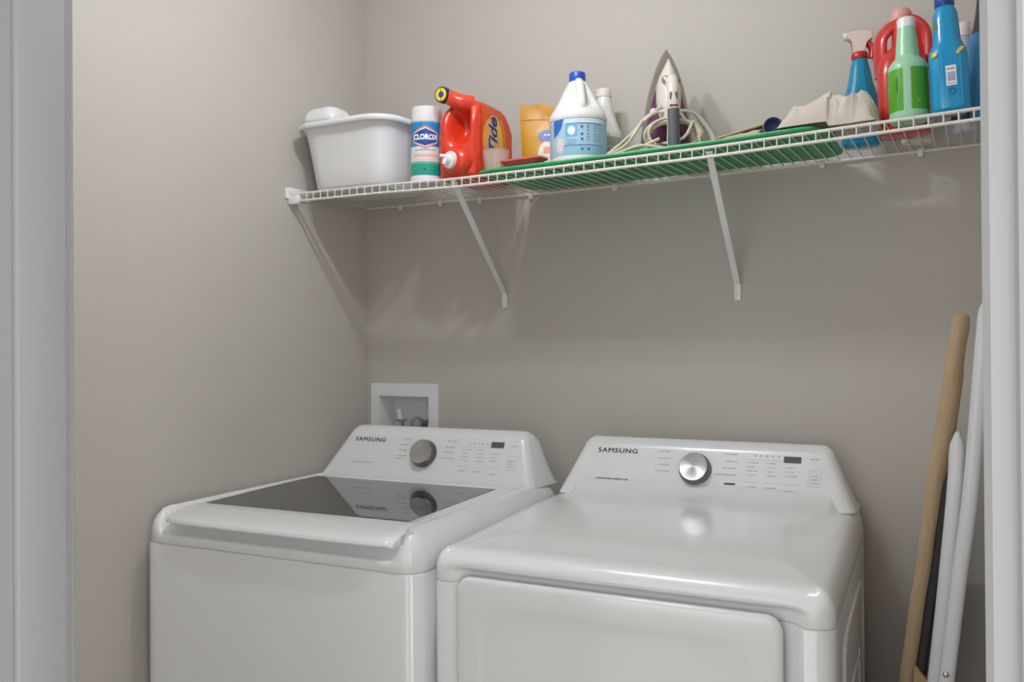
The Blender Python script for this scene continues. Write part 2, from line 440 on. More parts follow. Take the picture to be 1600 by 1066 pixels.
# lid
bm = NB(); sec = []
top = [(-0.006, 0.9775), (-0.0075, 0.9805), (-0.005, 0.9855), (0.004, 0.9905), (0.03, 0.996), (0.07, 1.0), (0.105, 1.002), (0.1075, 1.0015), (0.512, 1.0015), (0.515, 1.003), (0.545, 1.003)]
bot = [(0.545, 0.985), (0.05, 0.972), (0.02, 0.9745), (0.004, 0.9760)]
prof = top + bot
ul, ur = 0.0585, 0.6275
for i in range(81):
    t = i / 80; u = ul + (ur - ul) * t; e = 2 * abs(t - 0.5)
    r = 0.005 * max(0, (e - 0.95) / 0.05) ** 2
    sec.append([(u, v + (0.005 * e ** 4 + 0.014 * e ** 22) * (1 - smooth(v / 0.06)), z - r * (1 if k_ < len(top) else 0.2)) for k_, (v, z) in enumerate(prof)])
loft(bm, sec); lid = link('lid', bm, PLASTW, wa, 30)
bm = NB(); g = [(0.077, 0.106), (0.598, 0.112), (0.586, 0.5125), (0.046, 0.5125)]
loft(bm, [[(u, v, 1.0006) for u, v in g], [(u, v, 1.0026) for u, v in g]]); link('glass_panel', bm, GLASSK, lid, 20)
console(wa, 0.026, 0.098, 0.662, 0.618, 0.555, 0.5, 1.0, 1.129, 0.032, 0.69, 0.012)
controls(wa, 0.555, 0.5, 1.0, 3, False)
for su in (0.08, 0.60):
    for sv in (0.08, 0.6):
        link('foot', lathe(NB(), [(0.02, 0.0), (0.022, 0.004), (0.022, 0.02)], 16, M=Matrix.Translation((su, sv, 0))), DGREY, wa)

# dryer -------------------------------------------------------
dr = thing('tumble_dryer', 'white front-load dryer with chrome dial, right of the glass-lidded washer', 'dryer', (0.7345, -0.7492, 0), (0, 0, R(2.9025)))
ZS = 0.921
P = plan_loop(W, 0.68, 0.028)
def door_w(u, v, ny):            # 1 where the recessed channel round the door is
    if ny > -0.5: return 0.0
    return smooth((u - 0.040) / 0.022) * smooth((0.642 - u) / 0.022)
bm = NB(); rings = []
for z, o in ((0.02, 0.01), (0.03, 0.0), (ZS - 0.003, 0.0), (ZS - 0.001, 0.001), (ZS, 0.003)):
    rings.append([(u - nx * o, v - ny * o + 0.022 * door_w(u, v, ny), z) for u, v, nx, ny in P])
loft(bm, rings); link('cabinet', bm, ENAMEL, dr, 30)
# bull-nosed top cover
prof = [(0.003, ZS), (0.001, ZS + 0.001), (0.0, ZS + 0.003), (0.0, 0.936), (0.0, 0.9405), (0.0003, 0.944), (0.001, 0.948), (0.003, 0.954), (0.009, 0.964), (0.019, 0.9725), (0.032, 0.978)]
def ztop(u, v, e): return 0.978 + 0.012 * smooth(v / 0.5) + 0.009 * smooth(e / 0.12)
bm = NB(); rings = []
for o, z in prof:
    ring = []
    for u, v, nx, ny in P:
        wd_ = door_w(u, v, ny) * smooth((0.951 - z) / 0.010)
        oo = o * (1 - 0.35 * abs(nx)) if ny < 0.5 else o * 0.3
        ring.append((u - nx * oo, v - ny * oo + 0.022 * wd_, z + 0.012 * smooth(v / 0.5) * smooth((z - 0.945) / 0.03)))
    rings.append(ring)
base_ = rings[-1]
for q in range(1, 13):
    t = q / 12; ring = []
    for x, y, z in base_:
        qx, qy = min(max(x, 0.20), W - 0.20), min(max(y, 0.30), 0.36)
        d = math.dist((x, y), (qx, qy)); nx_, ny_ = x + (qx - x) * t, y + (qy - y) * t
        ring.append((nx_, ny_, ztop(nx_, ny_, d * t)))
    rings.append(ring)
loft(bm, rings); link('top_cover', bm, PLASTW, dr, 60)
# door with a shallow pressed panel and soft corners
bm = NB(); du0, du1, dz0, dz1 = 0.0555, 0.6125, 0.26, 0.9345
def drr(ins, r): return [(x + (du0 + du1) / 2, z + (dz0 + dz1) / 2) for x, z in rrect(du1 - du0 - 2 * ins, dz1 - dz0 - 2 * ins, r, 8)]
lay = [(0.002, 0.024, 0.014), (0.0, 0.026, 0.006), (0.0, 0.026, 0.0), (0.0012, 0.026, -0.003), (0.004, 0.026, -0.005), (0.009, 0.026, -0.006), (0.04, 0.05, -0.007), (0.046, 0.05, -0.006), (0.054, 0.05, -0.0035), (0.07, 0.05, -0.003)]
rings = [[(u, y, z) for u, z in drr(i, r)] for i, r, y in lay]
loft(bm, rings); link('door', bm, ENAMEL, dr, 50)
console(dr, 0.012, 0.068, 0.676, 0.622, 0.556, 0.5, 0.992, 1.122, 0.028, 0.67, 0.004)
bm = NB(); rings = []
# sill under the console face, blending down to the top cover
for v, z in ((0.455, 0.9970), (0.48, 0.9988), (0.505, 1.0000), (0.525, 1.0025), (0.540, 1.0062), (0.551, 1.0115), (0.560, 1.0190), (0.568, 1.0265)):
    row = []
    for i in range(61):
        c = 2 * i / 60 - 1; uu = 0.344 + c * (0.306 + 0.012 * (1 - smooth((v - 0.455) / 0.08)))
        row.append((uu, v + 0.002, z - 0.016 * smooth((abs(c) - 0.92) / 0.08) - 0.0105 * (1 - smooth(min(uu, W - uu) / 0.13))))
    rings.append(row)
loft(bm, rings, False, False, closed=False)
link('console_sill', bm, PLASTW, dr, 60)
controls(dr, 0.556, 0.5, 0.992, 8, True)
# pressed bead on the side panel
bm = NB()
tube(bm, catmull([(W + 0.0005, 0.13, 0.2), (W + 0.0005, 0.13, 0.80), (W + 0.0005, 0.145, 0.845), (W + 0.0005, 0.19, 0.868), (W + 0.0005, 0.50, 0.868), (W + 0.0005, 0.55, 0.845), (W + 0.0005, 0.565, 0.80), (W + 0.0005, 0.565, 0.2)], 6), 0.004, 8)
tube(bm, catmull([(W + 0.0005, 0.24, 0.2), (W + 0.0005, 0.24, 0.70), (W + 0.0005, 0.26, 0.74), (W + 0.0005, 0.44, 0.74), (W + 0.0005, 0.46, 0.70), (W + 0.0005, 0.46, 0.2)], 6), 0.0035, 8)
link('side_bead', bm, ENAMEL, dr)
decal('badge', text_bm('energy', 0.018, shear=0.3, at=(0, 0)), lambda s, t, h: Vector((0.588 + s, 0.335 + t, 0.9998 + h)), INKL, dr, 0.0012)
for su in (0.08, 0.60):
    for sv in (0.08, 0.6):
        link('foot', lathe(NB(), [(0.02, 0.0), (0.022, 0.004), (0.022, 0.02)], 16, M=Matrix.Translation((su, sv, 0))), DGREY, dr)

# ------------------------------------------------------------ laundry outlet box
ob = thing('laundry_outlet_box', 'white recessed water outlet box in wall behind washing machine', 'outlet box', (0.137, 0, 1.0))
bm = NB(); x0, x1, z0, z1 = -0.119, 0.119, 0.045, 0.235; i0, i1, j0, j1 = -0.091, 0.087, 0.075, 0.198
for a in ((x0, i0, z0, z1), (i1, x1, z0, z1), (i0, i1, z0, j0), (i0, i1, j1, z1)): box(bm, a[0], a[1], -0.008, -0.0005, a[2], a[3])
link('face_frame', bm, PLASTW, ob, 20)
bm = NB()
box(bm, i0 - 0.002, i0 + 0.001, -0.004, 0.070, j0, j1); box(bm, i1 - 0.001, i1 + 0.002, -0.004, 0.070, j0, j1)
box(bm, i0, i1, -0.004, 0.070, j1 - 0.001, j1 + 0.002); box(bm, i0, i1, -0.004, 0.070, j0 - 0.002, j0 + 0.001); box(bm, i0, i1, 0.068, 0.072, j0, j1)
link('recess', bm, PLASTW, ob, 20)
for vx in (-0.04, 0.045):
    bm = NB(); rod(bm, (vx, 0.035, 0.078), (vx, 0.035, 0.125), 0.008, 14); box(bm, vx - 0.012, vx + 0.012, 0.02, 0.05, 0.12, 0.128, 0.002)
    vv = link('valve', bm, CHROME, ob)
    if vx < 0: rod(b2 := NB(), (vx, 0.030, 0.126), (vx + 0.001, 0.022, 0.160), 0.0085, 14); link('lever', b2, PLASTW, vv)
HOSE = mat('grey_hose', '#7d7e80', 0.5)
bm = NB(); tube(bm, catmull([(0.045, 0.02, 0.11), (0.05, -0.012, 0.124), (0.064, -0.035, 0.108), (0.075, -0.045, 0.03), (0.08, -0.045, -0.12)], 8), 0.017, 14)
link('drain_hose', bm, HOSE, ob)
# cut the hole in the back wall: rebuild as four slabs
o = bpy.data.objects['wall_back']; me = o.data; bm = NB()
hx0, hx1, hz0, hz1 = 0.137 + i0 - 0.002, 0.137 + i1 + 0.002, 1.0 + j0 - 0.002, 1.0 + j1 + 0.002
box(bm, -0.1, hx0, 0, 0.1, 0, ZC); box(bm, hx1, XR + 0.1, 0, 0.1, 0, ZC); box(bm, hx0, hx1, 0, 0.1, 0, hz0); box(bm, hx0, hx1, 0, 0.1, hz1, ZC); box(bm, hx0, hx1, 0.075, 0.1, hz0, hz1)
bm.to_mesh(me); bm.free()

# ------------------------------------------------------------ wire shelf
FX = [(0.0, 1.7505), (0.3, 1.746), (0.511, 1.7395), (0.8, 1.7395), (1.128, 1.742), (1.61, 1.754), (1.8, 1.759)]
BX = [(0.0, 1.7535), (0.28, 1.752), (0.504, 1.747), (0.87, 1.7465), (1.0, 1.748), (1.33, 1.751), (1.61, 1.755), (1.8, 1.757)]
def interp(T, x):
    for (a, za), (b, zb) in zip(T[:-1], T[1:]):
        if x <= b: return za + (zb - za) * (x - a) / (b - a)
    return T[-1][1]
def sz(x, y):                       # height of the wire deck's top at (x, y)
    t = max(0.0, min(1.0, -y / 0.3225)); return interp(BX, x) * (1 - t) + interp(FX, x) * t + 0.0045
def srot(x, y=-0.16, rz=0.0, ex=0.0):
    dy = (interp(BX, x) - interp(FX, x)) / 0.3225; dx = (sz(x + 0.05, y) - sz(x - 0.05, y)) / 0.1
    return (math.atan(dy), -math.atan(dx) + R(ex), R(rz))
SY = -0.3225; XE = XR - 0.004
sh = thing('wire_shelf', 'white vinyl coated wire shelf carrying laundry supplies along back wall', 'shelf', (0, 0, 0))
xs = [0.006 + (XE - 0.006) * i / 40 for i in range(41)]
bm = NB(); tube(bm, [(x, SY, interp(FX, x)) for x in xs], 0.0034, 10); link('front_rod', bm, WIRE, sh)
bm = NB(); tube(bm, [(x, SY - 0.003, interp(FX, x) - 0.0195) for x in xs], 0.0034, 10); link('lip_rod', bm, WIRE, sh)
bm = NB(); tube(bm, [(x, -0.007, interp(BX, x)) for x in xs], 0.0032, 10); link('back_rod', bm, WIRE, sh)
bm = NB(); x = 0.012
while x < XE - 0.004:
    zf, zb = interp(FX, x), interp(BX, x)
    tube(bm, [(x, -0.005, zb + 0.002), (x, -0.16, (zf + zb) / 2 + 0.0018), (x, SY - 0.001, zf + 0.0015), (x, SY - 0.0045, zf - 0.001), (x, SY - 0.0055, zf - 0.022)], 0.0014, 6)
    x += 0.0241
link('deck_wires', bm, WIRE, sh)
bm = NB(); box(bm, 0.0005, 0.006, -0.345, -0.255, 1.737, 1.766, 0.002); box(bm, 0.0005, 0.036, -0.3335, -0.318, 1.722, 1.746, 0.003); box(bm, 0.0005, 0.010, -0.335, -0.26, 1.752, 1.768, 0.003)
link('end_bracket', bm, PLASTW, sh)
for cx in (0.13, 0.27, 0.40, 0.56, 0.80, 1.05, 1.30, 1.50, 1.66):
    z = interp(BX, cx); bm = NB(); box(bm, cx - 0.006, cx + 0.006, -0.014, -0.0005, z - 0.012, z + 0.006, 0.002)
    link('wall_clip', bm, PLASTW, sh)
for xt, xb, zt in ((0.511, 0.473, 1.737), (1.130, 1.106, 1.729)):
    top_, bot_ = Vector((xt, SY + 0.003, zt)), Vector((xb, -0.004, 1.484))
    d = (bot_ - top_).normalized(); sidev = Vector((1, 0, 0)); sidev = (sidev - d * sidev.dot(d)).normalized(); n_ = d.cross(sidev).normalized()
    bm = NB(); ch = [(-0.0068, 0.004), (-0.0068, -0.001), (0.0068, -0.001), (0.0068, 0.004), (0.0055, 0.004), (0.0055, 0.0005), (-0.0055, 0.0005), (-0.0055, 0.004)]
    sgn = 1 if n_.y > 0 else -1
    loft(bm, [[p + sidev * a + n_ * sgn * b for a, b in ch] for p in (top_ - d * 0.006, bot_)])
    br = link('support_brace', bm, PLASTW, sh, 20)
    bm = NB(); box(bm, xb - 0.008, xb + 0.008, -0.005, -0.0005, 1.446, 1.488, 0.0018); lathe(bm, [(0.004, 0), (0.004, 0.0015), (0.0025, 0.003)], 12, M=aim((xb, -0.005, 1.463), (0, -1, 0)))
    link('foot_plate', bm, PLASTW, br)

# ------------------------------------------------------------ things on the shelf
CAMA = lambda x, y: math.degrees(math.atan2(1.608 - x, -(-2.027 - y)))    # bearing towards the doorway
# tub
tb = thing('wash_tub', 'large white plastic tub with flared rim at the left end of the shelf', 'tub', (0.178, -0.205, sz(0.178, -0.205)), srot(0.178))
bm = NB(); H = 0.168
secs = [(0.0, 0.235, 0.195, 0.05), (0.003, 0.243, 0.203, 0.055), (0.010, 0.252, 0.212, 0.058), (0.05, 0.262, 0.224, 0.06), (0.12, 0.280, 0.246, 0.062), (H - 0.010, 0.292, 0.262, 0.064), (H - 0.006, 0.300, 0.272, 0.067), (H - 0.012, 0.318, 0.292, 0.072), (H - 0.008, 0.324, 0.300, 0.075), (H, 0.322, 0.298, 0.074), (H + 0.003, 0.314, 0.290, 0.072), (H + 0.001, 0.292, 0.266, 0.066), (H - 0.008, 0.286, 0.257, 0.062), (0.05, 0.256, 0.218, 0.058), (0.006, 0.236, 0.198, 0.05)]
rbody(bm, secs, n=8); link('tub_body', bm, TUBW, tb, 60)
ins = thing('plastic_container', 'upturned white plastic container sticking up out of the tub on the shelf', 'container', (0.079, -0.262, sz(0.18, -0.2) + 0.0078))
bm = NB(); rbody(bm, [(0.0, 0.05, 0.045, 0.02, 0.035, 0.025), (0.10, 0.060, 0.060, 0.025, 0.018, 0.014), (0.165, 0.068, 0.076, 0.03, 0.004, 0), (0.172, 0.072, 0.080, 0.03, 0.002, 0), (0.177, 0.114, 0.094, 0.03), (0.185, 0.116, 0.096, 0.03), (0.200, 0.112, 0.092, 0.03), (0.212, 0.096, 0.078, 0.028), (0.2165, 0.080, 0.062, 0.022)], n=8)
link('container_body', bm, PLASTW, ins, 60)

# canister of wipes
def C(x): return mat('print_' + x.strip('#'), x, 0.35)
cx, cy, rr = 0.396, -0.262, 0.0380
cn = thing('wipes_canister', 'tall white canister of disinfecting wipes with blue and teal label', 'canister', (cx, cy, sz(cx, cy)), srot(cx))
Hc = 0.188
bm = NB(); lathe(bm, [(0.036, 0), (rr + 0.0012, 0.003), (rr + 0.0012, 0.014), (rr, 0.017), (rr, 0.148), (rr - 0.001, 0.150)], 48); link('canister_body', bm, WHITEP, cn)
bm = NB(); lathe(bm, [(rr + 0.0005, 0.150), (rr + 0.001, 0.152), (rr - 0.001, 0.186), (rr - 0.003, Hc), (rr - 0.006, Hc), (rr - 0.007, Hc - 0.004)], 48); link('lid', bm, WHITEP, cn)
cm = cyl_map(rr, 30)
h2 = math.pi * rr * 0.98
decal('label', poly_bm([rect(-h2, h2, 0.088, 0.148)]), cm, C('#1f86c4'), cn, 0.0003)
decal('label', poly_bm([rect(-h2, h2, 0.050, 0.088)]), cm, C('#dfe6ea'), cn, 0.0003)
decal('label', poly_bm([rect(-h2, h2, 0.017, 0.0455)]), cm, C('#1f9c86'), cn, 0.0003)
decal('label', poly_bm([rect(-h2, h2, 0.0455, 0.050)]), cm, C('#7fb8a4'), cn, 0.0003)
hexa = lambda a, b, c, y: [(-a, y - c), (0, y - b), (a, y - c), (a, y + c), (0, y + b), (-a, y + c)]
decal('label_badge', poly_bm([hexa(0.0335, 0.029, 0.013, 0.110)]), cm, C('#e8795f'), cn, 0.0006)
decal('label_badge', poly_bm([hexa(0.0315, 0.0245, 0.0115, 0.110)]), cm, C('#e9edf2'), cn, 0.0008)
decal('label_badge', poly_bm([hexa(0.0300, 0.0215, 0.010, 0.110)]), cm, C('#24479c'), cn, 0.0010)
decal('brand_lettering', text_bm('CLOROX', 0.0180, sx=0.82, at=(0, 0.110), bold=0.0009), cm, C('#f4f4f2'), cn, 0.0014, 0.004)
rng = random.Random(5)
decal('small_print', poly_bm(dashes(rng, -0.026, 0.079, 0.052, 0.0032)), cm, C('#5a7fa8'), cn, 0.0007)
decal('label_stripe', poly_bm([rect(-0.032, 0.032, 0.062, 0.069)]), cm, C('#e9b9a0'), cn, 0.0006)
decal('label_stripe', poly_bm([rect(-0.03, 0.03, 0.054, 0.058)]), cm, C('#ecd3c6'), cn, 0.0006)
decal('label_stripe', poly_bm([rect(-h2, h2, 0.0495, 0.0505)]), cm, C('#4c8f86'), cn, 0.0006)
decal('label_mark', poly_bm([ell(0, 0.032, 0.004, 0.004, 16)]), cm, C('#14705f'), cn, 0.0006)

# red press-tap detergent jug
RED = mat('jug_red', '#d23a20', 0.28, coat=0.25, sss=0.05)
jx, jy = 0.512, -0.19; jz = sz(jx, jy) + 0.001
jg = thing('detergent_jug', 'big orange-red laundry detergent jug with press tap and yellow-blue cap', 'detergent jug', (0, 0, 0))
bm = NB(); N = 72; rings = []
def jsec(z):                        # x0, x1, y0, y1 at local height z (0 .. 0.192)
    t = z / 0.19
    xl = 0.449 + 0.004 * t + 0.022 * smooth((t - 0.80) / 0.22) + 0.004 * (1 - smooth(t / 0.06)) - 0.006 * math.sin(math.pi * min(1, t))
    yb = -0.110 - 0.060 * smooth((t - 0.74) / 0.28) ** 1.3 - 0.006 * (1 - smooth(t / 0.05))
    yf = -0.293 + 0.016 * smooth((t - 0.7) / 0.3) + 0.010 * (1 - smooth(t / 0.05))
    return xl, 0.561 - 0.003 * (1 - smooth(t / 0.05)) - 0.010 * smooth((t - 0.93) / 0.09), yf, yb
zs = [0, 0.002, 0.006] + [0.012 + 0.0108 * i for i in range(17)] + [0.1875, 0.1905, 0.192]
for z in zs:
    xl, xr, yf, yb = jsec(z); sh_ = 1.0 - 0.25 * smooth((z - 0.186) / 0.006); w = (xr - xl) * (1 - 0.16 * smooth((z - 0.184) / 0.008)); d = (yb - yf) * (1 - 0.14 * smooth((z - 0.184) / 0.008)); mx, my = (xl + xr) / 2, (yf + yb) / 2
    ring = []
    for px, py in rrect(w, d, 0.026, 9, mx, my):
        ring.append((px, py, z))
    # resample the outline evenly for the pocket
    pts = [Vector(p) for p in ring]; L = [0]
    for i in range(len(pts)): L.append(L[-1] + (pts[(i + 1) % len(pts)] - pts[i]).length)
    res = []; k = 0
    for q in range(N * 2):
        s = L[-1] * q / (N * 2)
        while L[k + 1] < s: k += 1
        a, b = pts[k], pts[(k + 1) % len(pts)]; p = a.lerp(b, (s - L[k]) / max(1e-9, L[k + 1] - L[k]))
        if p.y < my:                  # pocket behind the grip
            g = math.exp(-(((p.x - 0.513) / 0.0235) ** 4 + ((p.z - 0.128) / 0.036) ** 4)) * smooth((my - 0.02 - p.y) / 0.05)
            p = Vector((p.x, p.y + 0.050 * g, p.z))
            g2 = math.exp(-(((p.x - 0.470) / 0.014) ** 2)) * math.exp(-(((p.z - 0.12) / 0.07) ** 4)) * smooth((my - 0.02 - p.y) / 0.05)
            p.y -= 0.006 * g2
        res.append(p + Vector((0, 0, jz)))
    rings.append(res)
loft(bm, rings); jb = link('jug_body', bm, RED, jg, 70)
bm = NB(); tube(bm, catmull([(0.533, -0.262, jz + 0.182), (0.510, -0.285, jz + 0.186), (0.488, -0.290, jz + 0.198), (0.475, -0.297, jz + 0.2035)], 8), lambda t: 0.0215 - 0.005 * t, 24)
link('neck', bm, RED, jg, 70)
axis = Vector((-0.02, -1.0, -0.02)).normalized(); cc = Vector((0.475, -0.292, jz + 0.2035))
bm = NB(); lathe(bm, [(0.0185, 0), (0.0195, 0.001), (0.0195, 0.016), (0.018, 0.0185), (0.0165, 0.0185)], 32, M=aim(cc, axis)); cp = link('vent_cap', bm, mat('cap_navy', '#23243f', 0.3), jg)
def disc_map(Mx): return lambda s, t, h: Mx @ Vector((s, t, h))
Mx = aim(cc, axis)
decal('cap_ring', poly_bm(ringpolys(0, 0, 0.0075, 0.0155)), lambda s, t, h: Mx @ Vector((s, t, 0.0185 + h)), C('#e8cf2a'), cp, 0.0004)
decal('cap_centre', poly_bm([ell(0, 0, 0.0068, 0.0068)]), lambda s, t, h: Mx @ Vector((s, t, 0.0185 + h)), C('#1c3f9a'), cp, 0.0004)
decal('cap_mark', poly_bm([rect(-0.0008, 0.0008, 0.006, 0.016), rect(-0.0008, 0.0008, -0.016, -0.006)]), lambda s, t, h: Mx @ Vector((s, t, 0.0185 + h)), C('#23243f'), cp, 0.0007)
# lower bulge carrying the tap
ta = Vector((-0.30, -0.95, 0.05)).normalized(); tc = Vector((0.518, -0.258, jz + 0.0400))
bm = NB(); lathe(bm, [(0.0370, -0.05), (0.0392, 0.0), (0.0395, 0.026), (0.0375, 0.040), (0.031, 0.050), (0.0225, 0.055)], 44, M=aim(tc, ta)); link('tap_housing', bm, RED, jg, 70)
bm = NB(); lathe(bm, [(0.021, 0.053), (0.0215, 0.059), (0.020, 0.063), (0.012, 0.064), (0.0115, 0.071), (0.0095, 0.074)], 32, M=aim(tc, ta)); tp = link('tap', bm, WHITEP, jg)
bm = NB(); c0 = tc + ta * 0.068; rod(bm, c0 + Vector((0.004, 0, 0.006)), c0 + Vector((-0.015, -0.006, 0.009)), 0.0045, 12); rod(bm, c0 + Vector((0, -0.003, 0.002)), c0 + Vector((-0.005, -0.006, -0.012)), 0.0055, 12)
link('tap_spout', bm, WHITEP, tp)
# side label (plane facing the doorway side)
lm = lambda s, t, h: Vector((0.5615 + h, s, jz + t))
lab = [(-0.268, 0.004), (-0.118, 0.004), (-0.117, 0.130), (-0.130, 0.152), (-0.152, 0.172), (-0.175, 0.180), (-0.268, 0.180)]
decal('label', poly_bm([lab]), lm, mat('label_orange', '#e2562a', 0.25), jg, 0.0006)
def clip(polys, y0=-0.268, y1=-0.119, z0=0.006, z1=0.176): return [[(min(max(a, y0), y1), min(max(b, z0), z1)) for a, b in P_] for P_ in polys]
def rings_clip(*a, **k):
    return [q for q in ringpolys(*a, **k) if all(-0.267 < p[0] < -0.120 and 0.006 < p[1] < 0.165 for p in q)]
decal('label_ring', poly_bm(rings_clip(-0.222, 0.095, 0.0, 0.040, ry=1.45, n=60)), lm, C('#f4a54a'), jg, 0.0008)
decal('label_ring', poly_bm(rings_clip(-0.222, 0.095, 0.040, 0.060, ry=1.25, n=60, a0=-75, a1=105)), lm, C('#f2c51e'), jg, 0.0009)
decal('label_ring', poly_bm(rings_clip(-0.222, 0.095, 0.060, 0.066, ry=1.22, n=60, a0=-75, a1=105)), lm, C('#e2562a'), jg, 0.0009)
decal('label_ring', poly_bm(rings_clip(-0.222, 0.095, 0.066, 0.074, ry=1.20, n=60, a0=-50, a1=60)), lm, C('#ee8f2c'), jg, 0.0009)
decal('brand_outline', text_bm('Tide', 0.058, shear=0.25, rot=90, at=(-0.213, 0.110), sx=0.88, bold=0.0045), lm, C('#e9e6e2'), jg, 0.0012)
decal('brand_lettering', text_bm('Tide', 0.058, shear=0.25, rot=90, at=(-0.213, 0.110), sx=0.88, bold=0.0018), lm, C('#1d2a5c'), jg, 0.0017)

for o in [q for q in bpy.data.objects if q.parent == jg or (q.parent and q.parent.parent == jg)]:
    o.data.transform(Matrix.Translation((-jx, -jy, -jz)))
jg.location = (jx, jy, jz); jg.rotation_euler = srot(jx)
# green board lying on the shelf
GREEN = mat('green_plastic', '#2f9a5c', 0.42)
gx0, gx1 = 0.5655, 1.352
def gz(x, y=-0.172): return sz(x, y) + 0.0006
gb = thing('green_board', 'long flat green plastic board with raised edge lying on shelf', 'board', (0, 0, 0))
bm = NB(); rings = []
gxs = (gx0 + gx1) / 2; gw = gx1 - gx0
def gring(ins, dz, r):
    out = []
    for px, py in rrect(gw - 2 * ins, 0.306 - 2 * ins, r, 8, gxs, -0.172):
        out.append((px, py, dz))
    # densify long edges so the board follows the sagging shelf
    dense = []
    for i, p in enumerate(out):
        q = out[(i + 1) % len(out)]; L = math.dist(p, q); n = 24 if L > 0.3 else 1
        for k in range(n): dense.append((p[0] + (q[0] - p[0]) * k / n, p[1] + (q[1] - p[1]) * k / n, p[2]))
    return [(a, b, c + gz(a, b)) for a, b, c in dense]
rings = [gring(0.010, 0.000, 0.04), gring(0.002, 0.0015, 0.046), gring(0.0, 0.005, 0.048), gring(0.0015, 0.0085, 0.047), gring(0.005, 0.0095, 0.044), gring(0.009, 0.008, 0.04), gring(0.012, 0.004, 0.038)]
vr = loft(bm, rings, False, False)
for ring, flip in ((vr[0], 1), (vr[-1], 0)):       # flat skins as strips across y
    n = len(ring); half = n // 2
    topv = sorted([v for v in ring if v.co.y > -0.172], key=lambda v: v.co.x); botv = sorted([v for v in ring if v.co.y <= -0.172], key=lambda v: v.co.x)
    m_ = min(len(topv), len(botv))
    for i in range(m_ - 1):
        try: bm.faces.new((botv[i], botv[i + 1], topv[i + 1], topv[i]))
        except ValueError: pass
link('board_panel', bm, GREEN, gb, 50)
bm = NB(); tube(bm, catmull([(1.062, -0.062, gz(1.06) + 0.006), (1.072, -0.04, gz(1.06) + 0.030), (1.105, -0.030, gz(1.1) + 0.040), (1.145, -0.035, gz(1.1) + 0.034), (1.165, -0.055, gz(1.1) + 0.006)], 8), 0.0045, 10)
link('loop_handle', bm, GREEN, gb)
BT = lambda x, y=-0.2: gz(x, y) + 0.0050       # top of the board

# measuring cup
CLEAR = mat('cloudy_plastic', '#e6d6cf', 0.25, trans=0.55, alpha=0.72)
cu = thing('measuring_cup', 'small cloudy plastic measuring cup in front of the orange jug label', 'cup', (0.612, -0.286, BT(0.612, -0.286) + 0.0012), srot(0.61))
bm = NB(); lathe(bm, [(0.0255, 0), (0.0265, 0.002), (0.031, 0.048), (0.032, 0.0485), (0.0322, 0.051), (0.030, 0.051), (0.0255, 0.004)], 36); link('cup_body', bm, CLEAR, cu)

# shallow red dish
RD = mat('dish_red', '#d9605e', 0.4)
di = thing('red_dish', 'shallow pinkish red plastic dish lying before the yellow pouch', 'dish', (0.688, -0.289, BT(0.69, -0.289)), srot(0.69, rz=-3))
bm = NB(); rbody(bm, [(0.0, 0.07, 0.022, 0.01), (0.006, 0.08, 0.03, 0.012), (0.017, 0.100, 0.044, 0.014), (0.0185, 0.112, 0.052, 0.016), (0.0225, 0.112, 0.052, 0.016), (0.0225, 0.104, 0.046, 0.014), (0.018, 0.092, 0.036, 0.012)], n=6)
link('dish_body', bm, RD, di, 50)

# yellow pouch
PCH = mat('pouch_yellow', '#c68c1c', 0.38, vary=0.12, vscale=30, bump=0.3, bscale=40)
pz = BT(0.66); pu = thing('snack_pouch', 'yellow foil pouch with blue oval mark standing behind the bleach jug', 'pouch', (0.672, -0.135, BT(0.672, -0.135)), srot(0.67, rz=22))
def pth(s, t):   # thickness profile
    return 0.020 * (1 - abs(2 * s - 1) ** 2.6) * (1 - 0.96 * smooth((t - 0.02) / 0.9)) ** 0.7 + 0.0006
def pxz(s, t):
    w = 0.130 - 0.004 * math.sin(6 * t); topz = 0.190 + 0.006 * math.sin(3 + 9 * s) - 0.020 * smooth((s - 0.3) / 0.35)
    return (s - 0.5) * w, t * topz
bm = NB(); NS, NT = 20, 20
grid = {}
for sd in (-1, 1):
    for i in range(NS + 1):
        for j in range(NT + 1):
            s, t = i / NS, j / NT; X, Z = pxz(s, t)
            y = sd * (pth(s, t) + 0.0012 * noise.noise(Vector((s * 6, t * 8, sd)))) if 0 < i < NS else 0
            if i in (0, NS) and sd == 1: grid[(sd, i, j)] = grid[(-1, i, j)]; continue
            grid[(sd, i, j)] = bm.verts.new((X, y, Z))
    for i in range(NS):
        for j in range(NT):
            bm.faces.new((grid[(sd, i, j)], grid[(sd, i + 1, j)], grid[(sd, i + 1, j + 1)], grid[(sd, i, j + 1)]))
for j in (0, NT):
    for i in range(NS):
        a, b, c, d = grid[(-1, i, j)], grid[(-1, i + 1, j)], grid[(1, i + 1, j)], grid[(1, i, j)]
        vs_ = []
        for v in (a, b, c, d):
            if v not in vs_: vs_.append(v)
        if len(vs_) > 2: bm.faces.new(vs_)
link('pouch_body', bm, PCH, pu, 60)
def pm(s, t, h):
    S, T = s / 0.130 + 0.5, t / 0.185; X, Z = pxz(S, T); return Vector((s, -pth(S, T) - 0.0012 - h, t))
decal('seal_band', poly_bm([rect(-0.063, 0.0, 0.148, 0.1495), rect(0.0, 0.063, 0.1465, 0.148)]), pm, C('#a8741a'), pu, 0.0006)
decal('print_orange', poly_bm([ell(0.0, 0.005 + 0.018, 0.05, 0.022)]), pm, C('#d9762a'), pu, 0.0004)
decal('print_cream', poly_bm([ell(0.012, 0.058, 0.034, 0.040)]), pm, C('#e7d9d2'), pu, 0.0008)
decal('print_oval', poly_bm([ell(0.004, 0.106, 0.026, 0.015)]), pm, C('#2b56a6'), pu, 0.0012)
